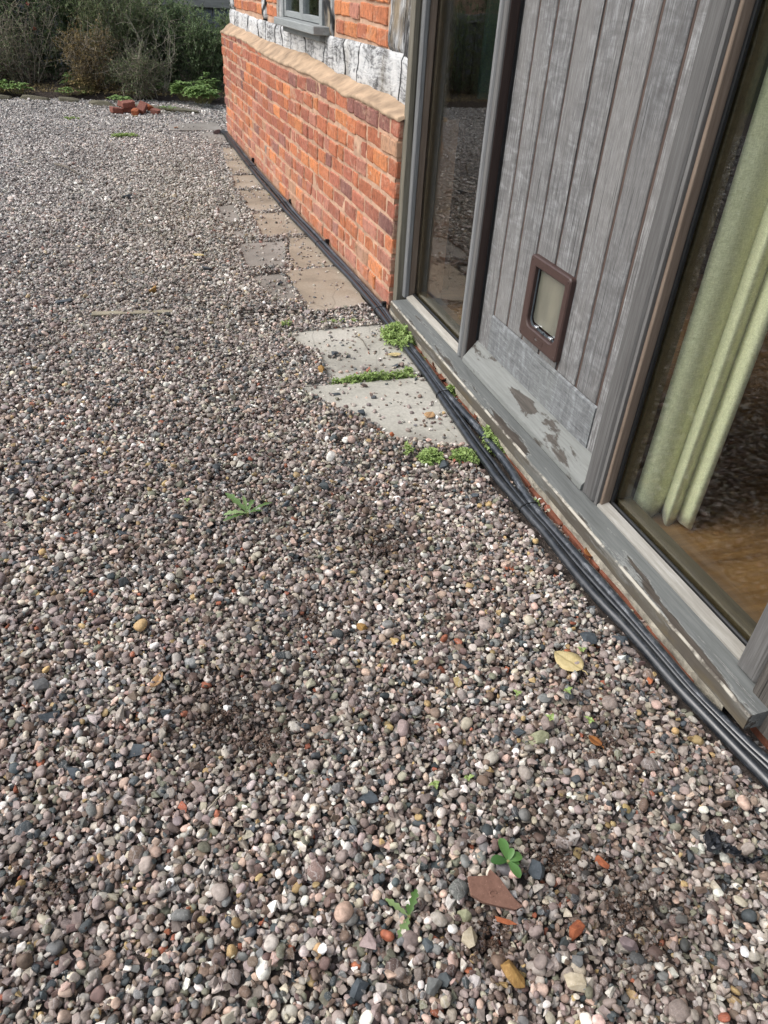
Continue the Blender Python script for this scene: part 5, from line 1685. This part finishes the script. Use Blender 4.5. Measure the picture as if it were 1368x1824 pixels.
for i, (lb_, x, y, L) in enumerate((('mossy edging stone at the left edge of the garden bed', -1.45, 11.10, 0.36), ('mossy edging stone second from the left of the garden bed', -1.02, 11.05, 0.42), ('pale edging stone in the middle left of the bed', -0.62, 10.98, 0.30),
                                    ('long edging stone left of the brick pile', -0.22, 10.72, 0.42), ('low edging stone behind the brick pile', 0.24, 10.50, 0.34), ('large mossy edging stone near the house end of the bed', 0.68, 10.25, 0.46), ('thin edging stone between pile and large mossy stone', 0.43, 10.36, 0.26))):
    stone('edging_stone', lb_, 'stone', x, y, (L * 0.9, 0.11, 0.09), -14 + RND.uniform(-8, 8), 'edging_stone', 850 + i, 0.42, 34, 0.05, 0.10, z=-0.01, group='edging stones of the garden bed')

def shrub(name, label, x, y, h, spread, nst, leaves, seed, lmat, tmat='twig_dark', lsize=0.022, z=0.03, hips=0, dense=1.0, fine=2):
    rg = random.Random(seed)
    spread *= 1.18
    t = thing(name, label, 'shrub', (x, y, z), 'shrubs in the garden bed')
    st, fo, fl = MB(), MB(), MB()
    ends = []
    for _ in range(nst):
        a = rg.uniform(0, 6.283); r = math.sqrt(rg.random()) * spread
        b0 = Vector((x + math.cos(a) * r * 0.22, y + math.sin(a) * r * 0.22, z - 0.02))
        tip = Vector((x + math.cos(a) * r, y + math.sin(a) * r * 0.7, z + h * rg.uniform(0.6, 1.05)))
        k1 = b0.lerp(tip, 0.35) + Vector((rg.uniform(-1, 1), rg.uniform(-1, 1), 0.4)) * 0.07
        k2 = b0.lerp(tip, 0.7) + Vector((rg.uniform(-1, 1), rg.uniform(-1, 1), 0.3)) * 0.08
        pts = spline([b0, k1, k2, tip], 3)
        rad = [0.0065 * (1 - 0.8 * i / (len(pts) - 1)) * rg.uniform(0.7, 1.2) for i in range(len(pts))]
        st.tube(pts, rad, 4, cap=False)
        for i in range(1, len(pts)):
            for _ in range(fine + 1):
                p = Vector(pts[i])
                d = rvec(rg, 0.55)
                L = rg.uniform(0.10, 0.30)
                m_ = p + d * L * 0.5 + rvec(rg) * 0.02
                e = p + d * L + rvec(rg) * 0.05
                st.tube([p, m_, e], [0.0026, 0.002, 0.0011], 3, cap=False)
                ends.append((p, m_, e))
    for _ in range(int(leaves * 3.0)):
        p, m_, e = rg.choice(ends)
        u = rg.random()
        c = p.lerp(m_, u * 2) if u < 0.5 else m_.lerp(e, u * 2 - 1)
        c = c + rvec(rg) * 0.015
        d = rvec(rg, 0.2)
        leaf_quad(fo, c, d, Vector((0.1, 0.2, 1)).normalized(), lsize * rg.uniform(0.6, 1.5), lsize * rg.uniform(0.35, 0.7), min(1, max(0, rg.gauss(0.4, 0.28))))
    st.build('stems', tmat, t)
    fo.build('foliage', lmat, t)
    for k in range(hips):
        p, m_, e = rg.choice([q for q in ends if q[2].z > z + h * 0.5] or ends)
        fb = MB(); q = e
        for _ in range(9):
            d = rvec(rg, 0.3)
            leaf_quad(fb, q, d, Vector((0, 0.3, 1)).normalized(), 0.028, 0.026, 0.7)
        fb.build('flower', 'rose_pink', t)
    return t

shrub('rose_bush', 'leafless twiggy shrub fanning out at the left of the bed', -1.15, 12.0, 0.95, 0.55, 34, 900, 21, 'shrub_olive', 'twig', 0.03, hips=1)
shrub('rose_bush', 'dark green rose bush with two pink blooms at the upper left', -0.85, 12.5, 1.45, 0.75, 34, 5200, 22, 'shrub_green', 'twig', 0.034, hips=2)
shrub('dry_shrub', 'autumn-tan dying shrub left of the brick pile', -0.32, 11.5, 0.66, 0.26, 20, 1100, 23, 'shrub_tan', 'twig', 0.036)
shrub('rose_bush', 'tall thin-stemmed rose bush behind the brick pile with one pink bloom', 0.05, 12.0, 1.35, 0.55, 38, 4200, 24, 'shrub_olive', 'twig', 0.036, hips=1)
shrub('bare_shrub', 'forked pale-stemmed bare shrub right of the brick pile', 0.50, 11.35, 0.85, 0.34, 8, 160, 25, 'shrub_olive', 'twig_pale', 0.025, fine=1)
shrub('evergreen_shrub', 'dense dark evergreen shrub nearest the brick wall', 1.15, 11.9, 0.88, 0.50, 44, 6200, 26, 'shrub_green', 'twig_dark', 0.038)
shrub('evergreen_shrub', 'dark evergreen shrub between bare shrub and brick wall', 0.62, 12.2, 0.92, 0.50, 40, 5200, 27, 'shrub_green', 'twig', 0.038)
shrub('evergreen_shrub', 'tall dark shrub mass behind the middle of the bed', -0.1, 12.9, 1.65, 0.8, 36, 6000, 28, 'shrub_green', 'twig_dark', 0.05)
shrub('evergreen_shrub', 'tall dark shrub at the far left of the bed', -1.65, 12.7, 1.6, 0.8, 34, 5000, 29, 'shrub_green', 'twig_dark', 0.05)
shrub('dry_shrub', 'brown grassy shrub at the left edge of the bed', -1.65, 11.8, 0.6, 0.35, 26, 900, 30, 'shrub_olive', 'twig', 0.03)
shrub('dry_shrub', 'low brownish twiggy shrub just behind the brick pile', 0.22, 11.25, 0.42, 0.26, 20, 900, 31, 'shrub_olive', 'twig', 0.03)
for i, (lb_, x) in enumerate((('dark shrub outside the picture left of the bed', -2.7), ('second dark shrub outside the picture to the left', -3.7), ('third dark shrub outside the picture to the left', -4.8))):
    shrub('evergreen_shrub', lb_, x, 12.3 + 0.2 * i, 1.5, 0.8, 26, 3000, 40 + i, 'shrub_green', 'twig_dark', 0.04)

def cover(label, x, y, rx, h, nl, ls, seed, mat='cover_green', z=0.04):
    rg = random.Random(seed)
    t = thing('ground_cover', label, 'plant', (x, y, z), 'low plants at the front of the bed')
    st, fo = MB(), MB()
    for _ in range(nl):
        a = rg.uniform(0, 6.283); r = math.sqrt(rg.random()) * rx
        e = Vector((x + math.cos(a) * r, y + math.sin(a) * r * 0.6, z + h * rg.uniform(0.4, 1.0) * (1.1 - 0.5 * r / rx)))
        st.tube([(x + (e.x - x) * 0.5, y + (e.y - y) * 0.5, z - 0.01), e], [0.002, 0.0014], 3, cap=False)
        for k in range(3):
            d = Vector((math.cos(a + (k - 1) * 1.3), math.sin(a + (k - 1) * 1.3), rg.uniform(-0.1, 0.4)))
            leaf_quad(fo, e, d, Vector((0, 0, 1)), ls * rg.uniform(0.7, 1.2), ls * rg.uniform(0.6, 1.0), min(1, max(0, rg.gauss(0.6, 0.25))), 0.12)
    st.build('stem', 'weed_stem', t)
    fo.build('foliage', mat, t)

cover('bright green leafy plant at the left edge of the bed', -1.45, 11.35, 0.20, 0.14, 60, 0.05, 61)
cover('second bright green leafy plant by the left edging stones', -1.22, 11.28, 0.17, 0.12, 50, 0.05, 62)
cover('low green leaves beside the dying tan shrub', -0.62, 11.25, 0.18, 0.07, 40, 0.045, 63)
cover('yellow-green plant at the foot of the dying tan shrub', -0.42, 11.35, 0.16, 0.26, 70, 0.045, 64, 'shrub_tan')
cover('small green plant just left above the brick pile', -0.02, 10.62, 0.12, 0.07, 24, 0.06, 65)
cover('lush green clump against the far end of the brick wall', 0.98, 10.75, 0.20, 0.20, 90, 0.07, 66)
cover('broad green clump between large edging stone and wall', 0.80, 11.0, 0.17, 0.22, 60, 0.075, 67)
cover('pale green sprouting plant behind the lush clump by the wall', 1.10, 11.15, 0.15, 0.30, 60, 0.05, 68)
cover('single upright green plant amid the left of the bed', -0.62, 11.75, 0.09, 0.20, 20, 0.06, 69)
cover('tiny green weeds in front of the large mossy edging stone', 0.52, 10.12, 0.10, 0.03, 20, 0.03, 70)
cover('dull green leaves behind the bare shrub', 0.62, 11.6, 0.15, 0.15, 40, 0.06, 71)
# leaf litter and low stuff on the soil
rg = random.Random(99)
lt = MB()
for _ in range(3000):
    x = rg.uniform(-3, 1.5); y = 11.15 - 0.06 * (x + 1.4) + abs(rg.gauss(0, 0.9))
    if y > 14: continue
    a = rg.uniform(0, 6.28)
    leaf_quad(lt, Vector((x, y, 0.06 + rg.uniform(0, 0.03))), Vector((math.cos(a), math.sin(a), rg.uniform(-0.2, 0.5))), Vector((0, 0, 1)), 0.045 * rg.uniform(0.5, 1.3), 0.025 * rg.uniform(0.6, 1.2), min(1, max(0, rg.gauss(0.35, 0.3))))
tag(lt.build('leaf_litter', 'shrub_tan'), 'brown leaf litter covering the soil of the garden bed', 'leaf litter', kind='stuff')

# outbuilding behind the bed: blue-grey boards, timber rail, brick above
ob = thing('outbuilding', 'outbuilding behind the shrubs with blue-grey boards and pale timber rail', 'building', (0, 14.1, 0))
x = -7.0
while x < 3.4:
    w = 0.19
    MB().box(x, 14.0 + RND.uniform(-0.006, 0.006), -0.1, x + w - 0.008, 14.04, 0.945).build('board', 'cladding', ob, bevel=0.003)
    x += w
MB().box(-7, 14.045, -0.1, 3.4, 14.3, 2.4).build('wall', 'mortar', ob)
MB().box(-7, 13.94, 0.946, 3.4, 14.043, 1.075).build('rail', 'rail_grey', ob, bevel=0.01)
for row in range(6):
    x = 0.3 - (row % 2) * 0.11
    while x < 3.2:
        o = link('brick', RND.choice(BM_S), ob)
        o.location = Vector((x, 14.0, 1.125 + row * 0.087)) - wloc(ob)
        o.rotation_euler = (0, RND.uniform(-0.01, 0.01), RND.uniform(-0.01, 0.01))
        o.color = tuple(c * RND.uniform(0.5, 0.8) for c in BCOL[RND.choice(['tan', 'red', 'purple', 'rust'])]) + (1,)
        x += 0.232
